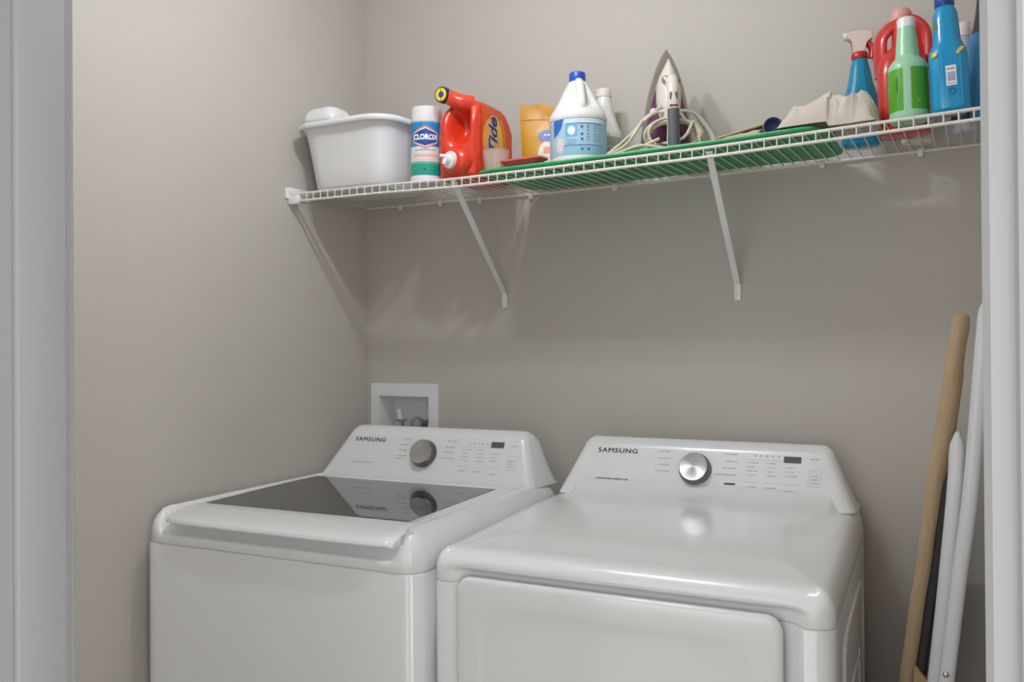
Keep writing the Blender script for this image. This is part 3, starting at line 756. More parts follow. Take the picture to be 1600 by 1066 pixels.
decal('print_block', poly_bm([rect(-0.008, 0.028, 0.062, 0.078)]), pm, C('#e0966f'), pu, 0.0012)
decal('print_block', poly_bm(dashes(rng, -0.006, 0.108, 0.022, 0.005)), pm, C('#e7ecf4'), pu, 0.0016)

# bleach jug
bx, by = 0.786, -0.199
bj = thing('bleach_jug', 'white plastic bleach jug with blue screw cap and light blue label', 'jug', (bx, by, BT(bx, by)), srot(bx))
br_ = 0.0675
prof = [(0.060, 0.0), (0.0655, 0.003), (br_, 0.010), (br_, 0.022), (0.0665, 0.025), (0.0665, 0.110), (br_ + 0.0005, 0.114), (br_, 0.120), (0.063, 0.131), (0.055, 0.143), (0.045, 0.160), (0.034, 0.182), (0.0255, 0.198), (0.020, 0.206), (0.0175, 0.208), (0.0165, 0.212)]
bm = NB(); rings = []; n = 72
for q, (r, z) in enumerate(prof):
    ring = []
    for i in range(n):
        a = 2 * math.pi * i / n; x, y = r * math.sin(a), -r * math.cos(a)
        # hollow beside the moulded handle (faces the doorway)
        da = (math.degrees(a) - 62 + 180) % 360 - 180
        g = math.exp(-(da / 17.0) ** 4) * smooth((z - 0.136) / 0.02) * smooth((0.204 - z) / 0.02)
        k = 1 - 0.50 * g
        ring.append((x * k, y * k, z))
    rings.append(ring)
loft(bm, rings); link('jug_body', bm, WHITEP, bj, 70)
ca = R(34)
hp = lambda r, z: (r * math.sin(ca), -r * math.cos(ca), z)
bm = NB(); tube(bm, catmull([hp(0.017, 0.203), hp(0.028, 0.194), hp(0.040, 0.174), hp(0.050, 0.152), hp(0.052, 0.138), hp(0.046, 0.126)], 8), 0.0105, 16); link('handle', bm, WHITEP, bj, 70)
bm = NB(); pr = [(0.0188, 0.207), (0.0195, 0.2085), (0.0192, 0.226), (0.0178, 0.2285), (0.004, 0.2290)]
lathe(bm, pr, 40); link('screw_cap', bm, mat('cap_blue', '#1d4fb4', 0.35), bj)
lm2 = cyl_map(0.0665, 33)
decal('label', poly_bm([rect(-0.125, 0.125, 0.026, 0.109)]), lm2, C('#a9cbe2'), bj, 0.0003)
decal('label_band', poly_bm([rect(-0.125, 0.125, 0.104, 0.109), rect(-0.062, 0.060, 0.098, 0.1035)]), lm2, C('#dfe9f2'), bj, 0.0006)
decal('label_band', poly_bm([rect(-0.125, 0.125, 0.1085, 0.1097), rect(-0.040, 0.052, 0.0955, 0.0970), rect(-0.045, 0.052, 0.0465, 0.0480)]), lm2, C('#2c62b4'), bj, 0.0008)
decal('label_band', poly_bm([[(-0.075, 0.108), (-0.044, 0.108), (-0.052, 0.088), (-0.062, 0.076), (-0.075, 0.070)]]), lm2, C('#1d6fc0'), bj, 0.0009)
decal('label_square', poly_bm([rect(-0.040, -0.013, 0.068, 0.096)]), lm2, C('#6db4e4'), bj, 0.0008)
decal('label_square', poly_bm([ell(-0.026, 0.081, 0.009, 0.0105)]), lm2, C('#eef4f8'), bj, 0.0011)
decal('label_blob', poly_bm([ell(-0.055, 0.050, 0.010, 0.018)]), lm2, C('#e9d4da'), bj, 0.0009)
decal('label_blob', poly_bm([rect(-0.045, 0.052, 0.026, 0.0460)]), lm2, C('#93bfdc'), bj, 0.0005)
dn = lambda x, y, q=0.0036: [(x - q, y + q), (x, y - q), (x + q, y + q), (x, y + q * 0.6)]
decal('label_marks', poly_bm([dn(-0.002, 0.088), dn(-0.002, 0.071), dn(-0.002, 0.060), dn(-0.002, 0.037), dn(0.013, 0.037)]), lm2, C('#2a3f74'), bj, 0.0011)
vt = []
for y in (0.060, 0.066, 0.072, 0.080, 0.086, 0.091): vt += [rect(0.0095, 0.0108, y - 0.002, y + 0.002), rect(0.0095, 0.0160, y - 0.0006, y + 0.0006)]
decal('label_marks', poly_bm(vt), lm2, C('#5b7fa6'), bj, 0.0011)
dd = []
for y in (0.091, 0.086, 0.081, 0.072, 0.067, 0.062, 0.056): dd += dashes(rng, 0.026, y, 0.022, 0.0024)
decal('small_print', poly_bm(dd), lm2, C('#7aa3c6'), bj, 0.0011); dd = []
for y in (0.060, 0.055, 0.051): dd += dashes(rng, -0.038, y, 0.022, 0.0022)
decal('small_print', poly_bm(dd), lm2, C('#7aa3c6'), bj, 0.0011)

# bottle behind the bleach
b2 = thing('white_bottle', 'white capped bottle with grey-blue label standing behind bleach jug', 'bottle', (0.803, -0.080, BT(0.8, -0.080)), srot(0.8))
bm = NB(); lathe(bm, [(0.040, 0), (0.044, 0.003), (0.044, 0.078), (0.044, 0.100), (0.041, 0.110), (0.033, 0.128), (0.024, 0.160), (0.0175, 0.192), (0.0165, 0.200)], 40); link('bottle_body', bm, WHITEP, b2, 50)
bm = NB(); lathe(bm, [(0.0185, 0.196), (0.019, 0.198), (0.0185, 0.214), (0.017, 0.2155)], 32); link('cap', bm, mat('cap_cream', '#ece5df', 0.4), b2)
decal('label', poly_bm([rect(-0.05, 0.05, 0.006, 0.066)]), cyl_map(0.044, 25), C('#9fb4c4'), b2, 0.0004)
decal('label', poly_bm([rect(0.008, 0.026, 0.012, 0.060)]), cyl_map(0.044, 25), C('#4a7fae'), b2, 0.0008)
decal('label', poly_bm([rect(-0.05, 0.05, 0.070, 0.092)]), cyl_map(0.044, 25), C('#b7b2a8'), b2, 0.0004)

# clothes iron ------------------------------------------------
STEEL = mat('soleplate_steel', (0.62, 0.60, 0.56, 1), 0.16, metal=1.0)
PURP = mat('iron_purple', '#5a2a50', 0.25, coat=0.3)
CREAM = mat('iron_cream', '#d9d2c8', 0.28, coat=0.2)
ir = thing('clothes_iron', 'steam iron standing on its heel, cream and purple with steel soleplate', 'iron', (0.994, -0.17, BT(1.0, -0.17) + 0.0015), (R(0.4), 0, R(25)))
HI = 0.262
def tear(z, w):      # half width of the soleplate outline
    t = max(0.0, min(1.0, z / HI))
    return w * (1 - t ** 2.1) ** 0.78 * (0.97 + 0.03 * math.sin(math.pi * min(1, t * 2)))
def tearplate(z0, z1, y0, y1, w, bev, ny=26):
    rings = []
    for y, ins in ((y0, bev), (y0 + (y1 - y0) * 0.25, 0), (y0 + (y1 - y0) * 0.75, 0), (y1, bev)):
        pts = []
        L = [];
        for i in range(ny + 1):
            z = z0 + (z1 - z0) * (1 - (1 - i / ny) ** 1.6); hw = max(0.0015, tear((z - z0) * HI / (z1 - z0), w) - ins)
            L.append((hw, z))
        pts = [(hw, y, z) for hw, z in L] + [(-hw, y, z) for hw, z in L[::-1]]
        rings.append(pts)
    return rings
bm = NB(); loft(bm, tearplate(0.004, HI, 0.022, 0.034, 0.060, 0.002)); link('soleplate', bm, STEEL, ir, 40)
bm = NB(); loft(bm, tearplate(0.006, HI - 0.006, 0.010, 0.022, 0.058, 0.0015)); link('heat_shield', bm, mat('shield_steel', (0.50, 0.47, 0.43, 1), 0.25, metal=0.9), ir, 40)
bm = NB(); rings = []
for q in range(8):   # domed purple skirt
    t = q / 7; y = 0.010 - 0.030 * math.sin(t * math.pi / 2); sc = math.cos(t * math.pi / 2 * 0.72)
    pts = []
    for i in range(27):
        z = 0.0 + (HI - 0.030) * (1 - (1 - i / 26) ** 1.6); hw = max(0.001, tear(z * HI / (HI - 0.030), 0.055) * sc)
        pts.append((hw, y, 0.004 + z * (0.80 + 0.14 * sc)))
    rings.append(pts + [(-a, b, c) for a, b, c in pts[::-1]])
loft(bm, rings); link('skirt', bm, PURP, ir, 50)
bm = NB(); rings = []
for q in range(9):   # cream body shell
    t = q / 8; z = 0.078 + 0.150 * t; w = 0.0275 * (1 - abs(2 * t - 0.85) ** 2.4 / 1.5) * (1 - t ** 5) ** 0.5 + 0.001
    dpt = 0.050 * (1 - t) ** 0.6 + 0.010
    rings.append([(w * math.cos(a), -0.008 - (dpt * math.sin(a) if math.sin(a) > 0 else dpt * 0.2 * math.sin(a)), z) for a in [2 * math.pi * k / 24 for k in range(24)]])
loft(bm, rings); link('body_shell', bm, CREAM, ir, 60)
bm = NB(); tube(bm, catmull([(0, -0.040, 0.170), (0, -0.075, 0.160), (0, -0.093, 0.135), (0, -0.096, 0.090), (0, -0.096, 0.040), (0, -0.094, 0.004)], 8), lambda t: 0.0150 - 0.002 * math.sin(math.pi * t), 18); hn = link('handle', bm, CREAM, ir, 60)
bm = NB(); tube(bm, [(0, -0.101, 0.092), (0, -0.103, 0.05), (0, -0.101, 0.006)], 0.0125, 16); link('grip', bm, mat('iron_grip', '#5b5c60', 0.5), hn)
bm = NB(); box(bm, -0.035, 0.035, -0.100, 0.006, 0.0, 0.022, 0.006, 3); link('heel', bm, PURP, ir, 50)
bm = NB(); bmesh.ops.create_uvsphere(bm, u_segments=20, v_segments=12, radius=0.010); bmesh.ops.translate(bm, verts=bm.verts, vec=(-0.012, -0.070, 0.165)); link('steam_button', bm, mat('chrome', (0.8, 0.8, 0.8, 1), 0.1, metal=1.0), ir)
bm = NB(); lathe(bm, [(0.011, 0), (0.011, 0.004), (0.009, 0.006)], 24, M=aim((0.006, -0.073, 0.158), (0, -0.9, 0.4))); link('steam_selector', bm, DGREY, ir)
bm = NB(); box(bm, -0.009, 0.009, -0.1075, -0.090, 0.108, 0.130, 0.004); link('spray_trigger', bm, DGREY, ir)
bm = NB(); box(bm, -0.009, 0.009, -0.1095, -0.100, 0.097, 0.101, 0.001); link('indicator_light', bm, mat('indicator_red', '#7a2a24', 0.4), ir)
# cord wrapped round the heel and trailing left
CORD = mat('cord_cream', '#cfc6b4', 0.6); rc = 0.0036
loops = []
for k in range(4):
    ph = k * 0.8
    for q in range(16):
        a = 2 * math.pi * q / 16
        loops.append((0.056 * math.cos(a) * (1 + 0.08 * math.sin(ph + a)) + 0.004 * math.sin(ph), -0.048 - 0.055 * math.cos(a + 0.0) * 0.12 - (0.078 if math.sin(a) < -2 else 0.0) - 0.008 * k,
                      0.046 + 0.034 * math.sin(a) + 0.006 * math.sin(ph * 2 + a)))
bm = NB(); tube(bm, catmull([(0.02, -0.05, 0.10)] + loops + [(0.045, -0.08, 0.07), (0.02, -0.10, 0.03), (-0.05, -0.085, 0.016), (-0.11, -0.04, 0.0075)], 4), rc, 8)
cdo = link('power_cord', bm, CORD, ir, 80)
bm = NB(); tube(bm, catmull([(-0.030, -0.060, 0.098), (-0.050, -0.070, 0.085), (-0.085, -0.060, 0.052), (-0.112, -0.050, 0.030), (-0.140, -0.045, 0.008), (-0.120, -0.075, 0.0055), (-0.070, -0.100, 0.016), (-0.02, -0.108, 0.008), (0.03, -0.105, 0.0065)], 8), rc, 8)
link('power_cord', bm, CORD, ir, 80)
bm = NB(); tube(bm, catmull([(-0.020, -0.050, 0.112), (-0.060, -0.068, 0.080), (-0.082, -0.090, 0.045), (-0.105, -0.075, 0.02), (-0.150, -0.030, 0.0055), (-0.09, -0.085, 0.008), (-0.03, -0.1, 0.03)], 8), rc, 8)
link('power_cord', bm, CORD, ir, 80)
WCORD = mat('cord_white', '#e2e2e2', 0.5)
bm = NB(); tube(bm, catmull([(-0.04, -0.055, 0.098), (0.010, -0.045, 0.104), (0.050, -0.04, 0.100), (0.075, -0.025, 0.080), (0.095, -0.020, 0.050), (0.100, -0.025, 0.012)], 8), lambda t: 0.0036 + 0.0022 * smooth((t - 0.45) / 0.1), 10)
link('power_cord', bm, WCORD, ir, 80)
bm = NB(); bmesh.ops.create_uvsphere(bm, u_segments=16, v_segments=10, radius=0.008); bmesh.ops.translate(bm, verts=bm.verts, vec=(-0.038, -0.055, 0.100)); link('cord_grommet', bm, CREAM, ir)

# ------------------------------------------------------------ cloths on the right half of the board
def blob(bm, x0, x1, y0, y1, hfun, base, seed, amp, nx=64, ny=40, freq=18.0):
    """crumpled cloth as a closed lump: hfun(s,t) = height fraction profile"""
    top = {}; 
    for i in range(nx + 1):
        for j in range(ny + 1):
            s, t = i / nx, j / ny; x = x0 + (x1 - x0) * s; y = y0 + (y1 - y0) * t
            h = hfun(s, t)
            n1 = noise.noise(Vector((x * freq, y * freq, seed))); n2 = noise.noise(Vector((x * freq * 2.3 + 5, y * freq * 2.3, seed + 3)))
            rid = 1 - abs(n1) ** 0.7 * 2.0
            wp = noise.noise(Vector((x * 13, y * 13, seed + 1))) * 2.6
            f1 = 1 - abs(math.sin(x * 38 + y * 30 + wp * 1.6)); f2 = 1 - abs(math.sin(x * 16 - y * 55 + wp * 2.2 + 1.0)); f3 = 1 - abs(math.sin(x * 90 + y * 60 + wp * 4 + n2 * 2))
            hh = h + amp * (0.55 * f1 + 0.75 * f2 + 0.22 * f3 - 0.75) * (0.4 + 1.2 * s) * min(1, h / 0.02)
            z = base(x) + max(0.0008, hh)
            top[i, j] = bm.verts.new((x + 0.004 * n2, y + 0.004 * n1, z))
    bot = {}
    for i in range(nx + 1):
        for j in range(ny + 1):
            if i in (0, nx) or j in (0, ny): bot[i, j] = bm.verts.new((top[i, j].co.x, top[i, j].co.y, base(top[i, j].co.x) + 0.0002))
    for i in range(nx):
        for j in range(ny): bm.faces.new((top[i, j], top[i + 1, j], top[i + 1, j + 1], top[i, j + 1]))
    for i in range(nx):
        for j in (0, ny): bm.faces.new((top[i, j], top[i + 1, j], bot[i + 1, j], bot[i, j]))
    for j in range(ny):
        for i in (0, nx): bm.faces.new((top[i, j], top[i, j + 1], bot[i, j + 1], bot[i, j]))
    return bm
CLOTH = mat('beige_cloth', '#c9bfb4', 0.9, sheen=0.2, bump=0.5, bscale=110)
TANC = mat('tan_cloth', '#b8ac93', 0.9, bump=0.25, bscale=500)
def hc(s, t):
    e = (max(0, 1 - (2 * t - 1) ** 4)) ** 0.5 * max(0, min(1, s / 0.16)) ** 0.6 * max(0, min(1, (1 - s) / 0.16)) ** 0.5
    return e * (0.045 + 0.022 * smooth(s / 0.7))
bm = NB(); blob(bm, 1.262, 1.443, -0.318, -0.182, hc, lambda x: gz(x, -0.18) + 0.0115 - 0.009 * smooth((x - 1.354) / 0.006), 2.0, 0.016, nx=130, ny=90, freq=17)
tag(link('crumpled_cloth', bm, CLOTH, sharp=80), 'crumpled pale beige cloth heaped below the spray bottle on the shelf', 'cloth')
def hf(s, t): return (max(0, 1 - (2 * t - 1) ** 6)) ** 0.5 * min(1, s / 0.25) * min(1, (1 - s) / 0.05) * (0.008 + 0.016 * s)
bm = NB(); blob(bm, 1.105, 1.228, -0.300, -0.130, hf, lambda x: BT(x) + 0.0005, 9.0, 0.003, freq=22)
tag(link('folded_cloth', bm, TANC, sharp=80), 'flat folded cream cloth on the green board beneath the brown-edged panel', 'cloth')
bp_ = thing('thin_panel', 'thin tan panel with dark edge resting on the folded cream cloth', 'panel', (1.185, -0.205, BT(1.18) + 0.0275), (0, R(-9), R(-3)))
bm = NB(); box(bm, -0.062, 0.066, -0.05, 0.05, 0.0, 0.004, 0.0015); link('panel_face', bm, mat('panel_tan', '#b59f7c', 0.7), bp_)
bm = NB(); box(bm, -0.062, 0.064, -0.0512, 0.048, -0.0035, 0.0, 0.001); link('panel_backing', bm, mat('panel_dark', '#43362b', 0.7), bp_)
NAVY = mat('navy_cloth', '#27345f', 0.75)
rx_, ry_ = 1.247, -0.272; ax = Vector((0.15, -1, -0.02)).normalized()
rl = thing('navy_roll', 'navy blue rolled sock with pale rim beside the crumpled beige cloth', 'rolled cloth', (rx_, ry_, BT(rx_) + 0.0215))
Mx2 = aim((0, 0, 0), ax)
bm = NB(); lathe(bm, [(0.014, -0.028), (0.0182, -0.022), (0.0185, 0.012), (0.0165, 0.0165), (0.0135, 0.014), (0.011, 0.006)], 28, M=Mx2); link('roll', bm, NAVY, rl)
bm = NB(); tube(bm, [Mx2 @ Vector((0.0182 * math.cos(a), 0.0182 * math.sin(a), 0.008)) for a in [2 * math.pi * k / 32 for k in range(32)]], 0.0014, 6, closed=True); link('rim', bm, TANC, rl)

# ------------------------------------------------------------ cleaning bottles at the right end
# blue window cleaner with trigger
BLUEL = mat('blue_liquid', '#0a86b0', 0.12, coat=0.4, vary=0.05)
sx_, sy_ = 1.394, -0.098
sb = thing('spray_bottle', 'bright blue cleaner spray bottle with red and white trigger head', 'spray bottle', (sx_, sy_, sz(sx_, sy_)), srot(sx_, rz=10))
bm = NB(); rbody(bm, [(0.0, 0.062, 0.044, 0.02), (0.004, 0.078, 0.060, 0.024), (0.010, 0.082, 0.062, 0.026), (0.075, 0.080, 0.060, 0.026), (0.105, 0.066, 0.054, 0.025), (0.135, 0.050, 0.044, 0.021), (0.165, 0.040, 0.036, 0.0175), (0.182, 0.032, 0.030, 0.0148), (0.188, 0.026, 0.026, 0.0129)], n=8); link('bottle_body', bm, BLUEL, sb, 60)
REDT = mat('trigger_red', '#c22a28', 0.3)
bm = NB(); lathe(bm, [(0.0155, 0.186), (0.0165, 0.188), (0.0165, 0.198), (0.0150, 0.200)], 28); link('collar', bm, REDT, sb)
bm = NB(); loft(bm, [[(x, y, z) for x, z in [(-0.013, 0.198), (0.010, 0.198), (0.013, 0.220), (0.026, 0.226), (0.027, 0.238), (0.010, 0.247), (-0.018, 0.246), (-0.024, 0.243), (-0.024, 0.230), (-0.014, 0.226)]] for y in (-0.011, -0.009, 0.009, 0.011)])
bmesh.ops.bevel(bm, geom=[e for e in bm.edges], offset=0.0015, segments=2, affect='EDGES'); link('spray_head', bm, mat('head_pink_white', '#dfcfc7', 0.35), sb, 60)
bm = NB(); rod(bm, (-0.022, 0, 0.237), (-0.031, 0, 0.237), 0.0085, 16); link('nozzle', bm, WHITEP, sb)
bm = NB(); tube(bm, catmull([(0.014, 0, 0.222), (0.022, 0, 0.212), (0.025, 0, 0.200), (0.023, 0, 0.186)], 6), 0.006, 12, sx=1.3); link('trigger', bm, REDT, sb)

# red jug with arched handles
REDJ = mat('red_translucent', '#c4302c', 0.22, coat=0.3, sss=0.1)
rj = thing('red_jug', 'tall translucent red jug with pink cap behind the green bottle', 'jug', (1.480, -0.158, sz(1.48, -0.158)), srot(1.48))
bm = NB(); rbody(bm, [(0.0, 0.082, 0.062, 0.02), (0.004, 0.094, 0.076, 0.024), (0.12, 0.094, 0.076, 0.026), (0.150, 0.090, 0.070, 0.026), (0.168, 0.060, 0.056, 0.024), (0.180, 0.040, 0.040, 0.0195), (0.232, 0.034, 0.034, 0.0169)], n=8); link('jug_body', bm, REDJ, rj, 60)
bm = NB()
for s in (-1, 1):
    tube(bm, catmull([(s * 0.038, 0, 0.125), (s * 0.040, 0, 0.150), (s * 0.0405, 0, 0.185), (s * 0.037, 0, 0.203), (s * 0.024, 0, 0.219), (s * 0.010, 0, 0.226)], 8), 0.0085, 14, sx=2.2)
link('handle', bm, REDJ, rj, 60)
bm = NB(); lathe(bm, [(0.019, 0.230), (0.020, 0.232), (0.0195, 0.246), (0.016, 0.252), (0.006, 0.254)], 32); link('cap', bm, mat('cap_pink', '#dd9d94', 0.35), rj)

# pale green bottle
GRN = mat('pale_green_plastic', '#9fcfae', 0.3, sss=0.15)
g2 = thing('green_bottle', 'pale green bottle with white cap and bright green label panels', 'bottle', (1.4955, -0.268, sz(1.4955, -0.268)), srot(1.4955))
bm = NB(); lathe(bm, [(0.030, 0), (0.0335, 0.003), (0.0345, 0.008), (0.034, 0.014), (0.034, 0.094), (0.0345, 0.100), (0.0335, 0.106), (0.028, 0.114), (0.0215, 0.120), (0.0205, 0.125), (0.0185, 0.150), (0.0160, 0.176), (0.0155, 0.180)], 48); link('bottle_body', bm, GRN, g2, 60)
bm = NB(); lathe(bm, [(0.0150, 0.176), (0.0158, 0.177), (0.0155, 0.194), (0.0145, 0.196)], 32); link('cap', bm, WHITEP, g2)
gm = cyl_map(0.034, 2)
GL = mat('label_green', '#4f9e22', 0.35, vary=0.25, vscale=25)
decal('label_panel', poly_bm([rect(-0.050, -0.008, 0.018, 0.096), rect(0.006, 0.050, 0.018, 0.096)]), gm, GL, g2, 0.0005)
vt = []
for i in range(9): vt.append(rect(-0.0195, -0.0180 + 0.0006 * (i % 2), 0.052 + i * 0.0032, 0.0545 + i * 0.0032))
decal('label_marks', poly_bm(vt), gm, C('#24401c'), g2, 0.0010)
vt = []
for i in range(12): vt.append(rect(-0.0225, -0.0218, 0.040 + i * 0.0032, 0.0422 + i * 0.0032))
decal('label_marks', poly_bm(vt), gm, C('#3d7a24'), g2, 0.0010); vt = []
for i in range(12): vt.append(rect(0.0170, 0.0176, 0.048 + i * 0.0026, 0.0498 + i * 0.0026))
decal('label_marks', poly_bm(vt), gm, C('#3d7a24'), g2, 0.0010)
decal('recycling_mark', poly_bm(ringpolys(0.0190, 0.034, 0.0028, 0.0038, n=3)), gm, C('#c9dcb6'), g2, 0.0010)

# big blue bottle
BLB = mat('cyan_blue_plastic', '#0b8fc4', 0.2, coat=0.35)
bb = thing('blue_bottle', 'glossy blue detergent bottle with navy cap and small white barcode label', 'bottle', (1.5665, -0.2895, sz(1.5665, -0.29) + 0.001), srot(1.5665, rz=3, ex=-1.8))
bm = NB(); rbody(bm, [(0.0, 0.054, 0.046, 0.018), (0.003, 0.062, 0.054, 0.020), (0.008, 0.064, 0.056, 0.021), (0.098, 0.064, 0.054, 0.021), (0.112, 0.062, 0.052, 0.021), (0.120, 0.054, 0.048, 0.021), (0.130, 0.046, 0.044, 0.020), (0.165, 0.043, 0.041, 0.019), (0.182, 0.040, 0.038, 0.018), (0.192, 0.032, 0.032, 0.0158), (0.196, 0.029, 0.029, 0.0144)], n=9); link('bottle_body', bm, BLB, bb, 60)
bm = NB(); lathe(bm, [(0.0155, 0.194), (0.0165, 0.196), (0.016, 0.222), (0.0145, 0.224)], 32); link('cap', bm, mat('cap_navy_blue', '#1c3c8c', 0.3), bb)
bm = NB(); lathe(bm, [(0.0150, 0.224), (0.0152, 0.225), (0.013, 0.229)], 28); link('cap_top', bm, mat('cap_yellow', '#e8c23a', 0.4), bb)
fmB = lambda s, t, h: Vector((s, -0.0283 - h, t))
decal('barcode_label', poly_bm([rect(-0.006, 0.011, 0.044, 0.080)]), fmB, C('#dfe6ec'), bb, 0.0006)
bc = []; x = -0.003
rngb = random.Random(11)
while x < 0.0085:
    w = rngb.choice((0.0005, 0.0009)); bc.append(rect(x, x + w, 0.052, 0.068)); x += w + rngb.choice((0.0005, 0.0009))
decal('barcode', poly_bm(bc), fmB, C('#7f7fae'), bb, 0.0010)
decal('barcode_caption', poly_bm([rect(-0.004, 0.009, 0.0725, 0.0755)]), fmB, C('#c8838c'), bb, 0.0010)
decal('barcode_caption', poly_bm([rect(-0.004, 0.009, 0.0475, 0.0490)]), fmB, C('#c8838c'), bb, 0.0010)
decal('emblem', poly_bm(ringpolys(0.003, 0.034, 0.0042, 0.0062, n=24) ), fmB, C('#0a5f9c'), bb, 0.0006)
decal('label_line', poly_bm([rect(-0.0115, -0.0108, 0.010, 0.108), rect(0.0175, 0.0182, 0.010, 0.108)]), fmB, C('#4fb7dc'), bb, 0.0006)
yb_ = []
sh2 = lambda z: 0.0
decal('yellow_flash', poly_bm([[(0.012, 0.100), (0.016, 0.108), (0.022, 0.112), (0.027, 0.111), (0.021, 0.104), (0.016, 0.099)]]), lambda s, t, h: Vector((s, -0.0270 - h + max(0, t - 0.104) * 0.35 + max(0, s - 0.018) ** 2 * 30, t)), C('#e8b820'), bb, 0.0012)
decal('yellow_flash', poly_bm([[(-0.028, 0.100), (-0.0265, 0.108), (-0.021, 0.110), (-0.018, 0.102), (-0.023, 0.099)]]), lambda s, t, h: Vector((s, -0.0270 - h + max(0, t - 0.104) * 0.35 + max(0, -s - 0.016) ** 2 * 55, t)), C('#e8b820'), bb, 0.0014)
decal('green_flash', poly_bm([ell(-0.0185, 0.158, 0.0024, 0.009)]), lambda s, t, h: Vector((s, -0.0192 - h, t)), C('#7a8f30'), bb, 0.0008)

# bottle at the door edge
rb = thing('air_freshener_bottle', 'light blue bottle with dark purple neck half hidden by right door casing', 'bottle', (1.636, -0.215, sz(1.636, -0.215)), srot(1.636))
bm = NB(); rbody(bm, [(0.0, 0.074, 0.044, 0.02), (0.004, 0.080, 0.050, 0.022), (0.140, 0.080, 0.050, 0.022), (0.158, 0.072, 0.046, 0.022)], n=8); link('bottle_body', bm, mat('sky_label', '#3f8fc4', 0.3, vary=0.35, vscale=22), rb, 60)
bm = NB(); rbody(bm, [(0.157, 0.0722, 0.0462, 0.0215), (0.170, 0.064, 0.044, 0.021), (0.195, 0.054, 0.040, 0.019), (0.225, 0.047, 0.036, 0.017), (0.262, 0.042, 0.034, 0.016), (0.268, 0.034, 0.026, 0.012)], n=8); link('neck_sleeve', bm, mat('dark_purple', '#352c3c', 0.3, coat=0.2), rb, 60)

# white trigger bottle deep in the corner
wt = thing('narrow_bottle', 'narrow white bottle with dark patterned label between the two blue bottles', 'bottle', (1.588, -0.122, sz(1.588, -0.122)), srot(1.588))
bm = NB(); lathe(bm, [(0.022, 0), (0.0255, 0.003), (0.026, 0.006), (0.026, 0.120), (0.023, 0.140), (0.015, 0.160), (0.013, 0.190), (0.013, 0.2)], 36); link('bottle_body', bm, mat('lavender_white', '#c4c6d6', 0.35), wt, 60)
bm = NB(); lathe(bm, [(0.0142, 0.188), (0.0145, 0.19), (0.0125, 0.214), (0.011, 0.216)], 28); link('cap', bm, mat('cap_cream', '#ece5df', 0.4), wt)
decal('label', poly_bm([rect(-0.035, 0.035, 0.02, 0.112)]), cyl_map(0.026, 0), mat('dark_pattern', '#3d3a4a', 0.4, vary=0.9, vscale=60), wt, 0.0005)
# squat jar hidden behind the red jug, its base shows through the wires
sj = thing('squat_jar', 'small cream jar behind red jug, its base visible through wires', 'jar', (1.498, -0.066, sz(1.498, -0.066)), srot(1.498))
bm = NB(); lathe(bm, [(0.026, 0), (0.030, 0.003), (0.031, 0.008), (0.031, 0.070), (0.027, 0.078)], 32); link('jar_body', bm, mat('jar_cream', '#d8d2c0', 0.4), sj)
bm = NB(); lathe(bm, [(0.028, 0.077), (0.029, 0.079), (0.029, 0.094), (0.027, 0.096)], 32); link('lid', bm, WHITEP, sj)

# ------------------------------------------------------------ folded ironing board leaning in the right corner
ib = thing('ironing_board', 'folded ironing board with tan cover and white legs leaning beside dryer', 'ironing board', (0, 0, 0))
TAN = mat('tan_cover', '#aa9274', 0.9, bump=0.6, bscale=160, vary=0.12, vscale=30, stretch=(1, 1, 0.5), sheen=0.2)
path = [(1.440, 0.015), (1.448, 0.30), (1.466, 0.55), (1.490, 0.76), (1.5145, 0.935), (1.532, 1.07), (1.554, 1.205), (1.566, 1.29), (1.577, 1.372), (1.579, 1.394)]
cpth = catmull([(x, 0, z) for x, z in path], 10)
def bw(z): return 0.31 * (1 - smooth((z - 0.80) / 0.62) * 0.80)        # width across y
def bt(z): return 0.025 + 0.004 * smooth((z - 1.0) / 0.15) * (1 - smooth((z - 1.25) / 0.12)) + 0.004 * smooth((z - 1.0) / 0.1)
bm = NB(); rings = []
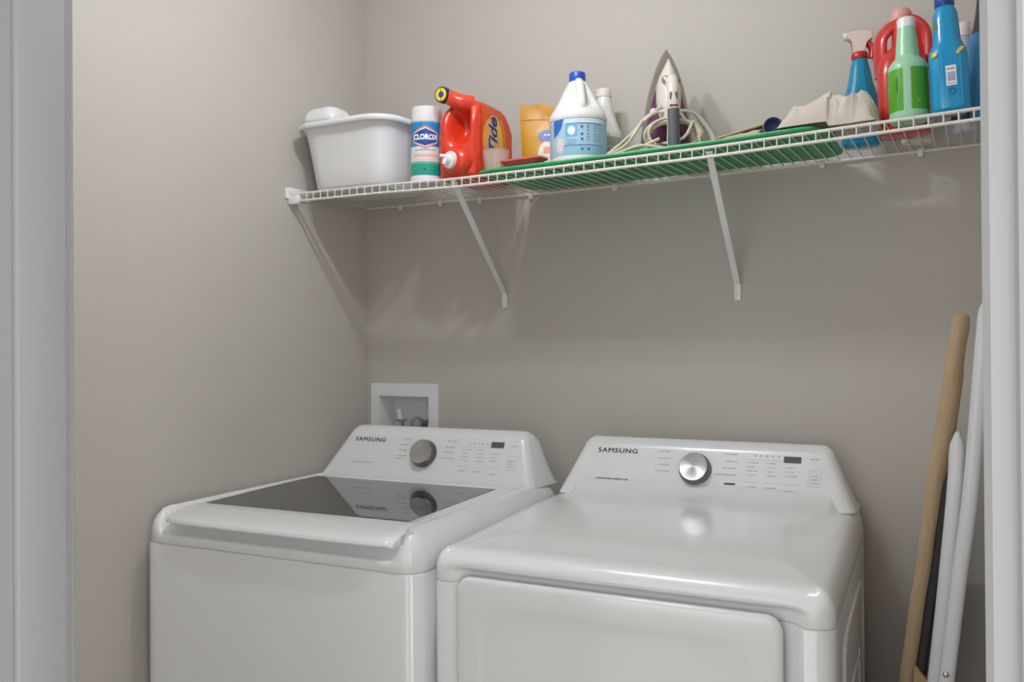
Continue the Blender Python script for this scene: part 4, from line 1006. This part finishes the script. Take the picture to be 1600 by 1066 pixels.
for i, p in enumerate(cpth):
    w, t = bw(p.z), bt(p.z)
    endk = 1 - 0.55 * smooth((i - len(cpth) + 5) / 4)
    tip = smooth((i - len(cpth) + 9) / 9); t *= 1 - 0.55 * tip ** 2; w *= endk
    wob = 0.0022 * noise.noise(Vector((0, 3.1, p.z * 14)))
    ring = []
    for a, b in rrect(t, w, t * 0.49, 6):
        q = 0.0016 * noise.noise(Vector((a * 60, b * 22, p.z * 26)))
        ring.append((p.x + a + wob + q, -0.185 + b - 0.5 * (0.31 - w) * 0.92 + q, p.z))
    rings.append(ring)
loft(bm, rings); link('board_cover', bm, TAN, ib, 70)
bm = NB(); rings = []
for p in [q for q in cpth[4:] if q.z < 1.10]:
    w = bw(p.z) - 0.014; ring = [(p.x + a + 0.020, -0.185 + b - 0.5 * (0.31 - bw(p.z)) * 0.92, p.z) for a, b in rrect(0.016, w, 0.004, 3)]
    rings.append(ring)
loft(bm, rings); link('board_underside', bm, mat('underside_dark', '#2c2a29', 0.7), ib, 50)
bm = NB(); loft(bm, [[(1.488 + dx_, y_, 0.60), (1.525 + dx_ * 0, y_, 0.60), (1.525, y_, 0.735), (1.500, y_, 0.765)] for y_, dx_ in ((-0.342, 0), (-0.330, 0))]); link('cover_hem', bm, mat('hem_ochre', '#a8925f', 0.9), ib)
LEG = mat('leg_white', (0.62, 0.63, 0.66, 1), 0.3, coat=0.3)
def strap(P, w, d, y, name):
    """flat U-channel bar following P (x, z)"""
    bm = NB(); rings = []
    pts = catmull([(x, 0, z) for x, z in P], 6)
    for i, p in enumerate(pts):
        e = min(1.0, 0.25 + (len(pts) - 1 - i) / 3.0)
        ring = []
        for a, b in rrect(w * e, d, min(0.008, w * e * 0.45), 5): ring.append((p.x + a, y + b, p.z))
        rings.append(ring)
    loft(bm, rings); return link(name, bm, LEG, ib, 60)
strap([(1.452, 0.02), (1.497, 0.42), (1.534, 0.745), (1.553, 0.93), (1.568, 1.09), (1.573, 1.188)], 0.026, 0.024, -0.352, 'leg')
strap([(1.462, 0.02), (1.510, 0.42), (1.5505, 0.745), (1.572, 0.93), (1.592, 1.09), (1.611, 1.32), (1.620, 1.42)], 0.025, 0.024, -0.380, 'leg')
bm = NB(); lathe(bm, [(0.005, 0), (0.005, 0.0015), (0.003, 0.003)], 16, M=aim((1.552, -0.392, 0.775), (0, -1, 0))); link('rivet', bm, CHROME, ib)
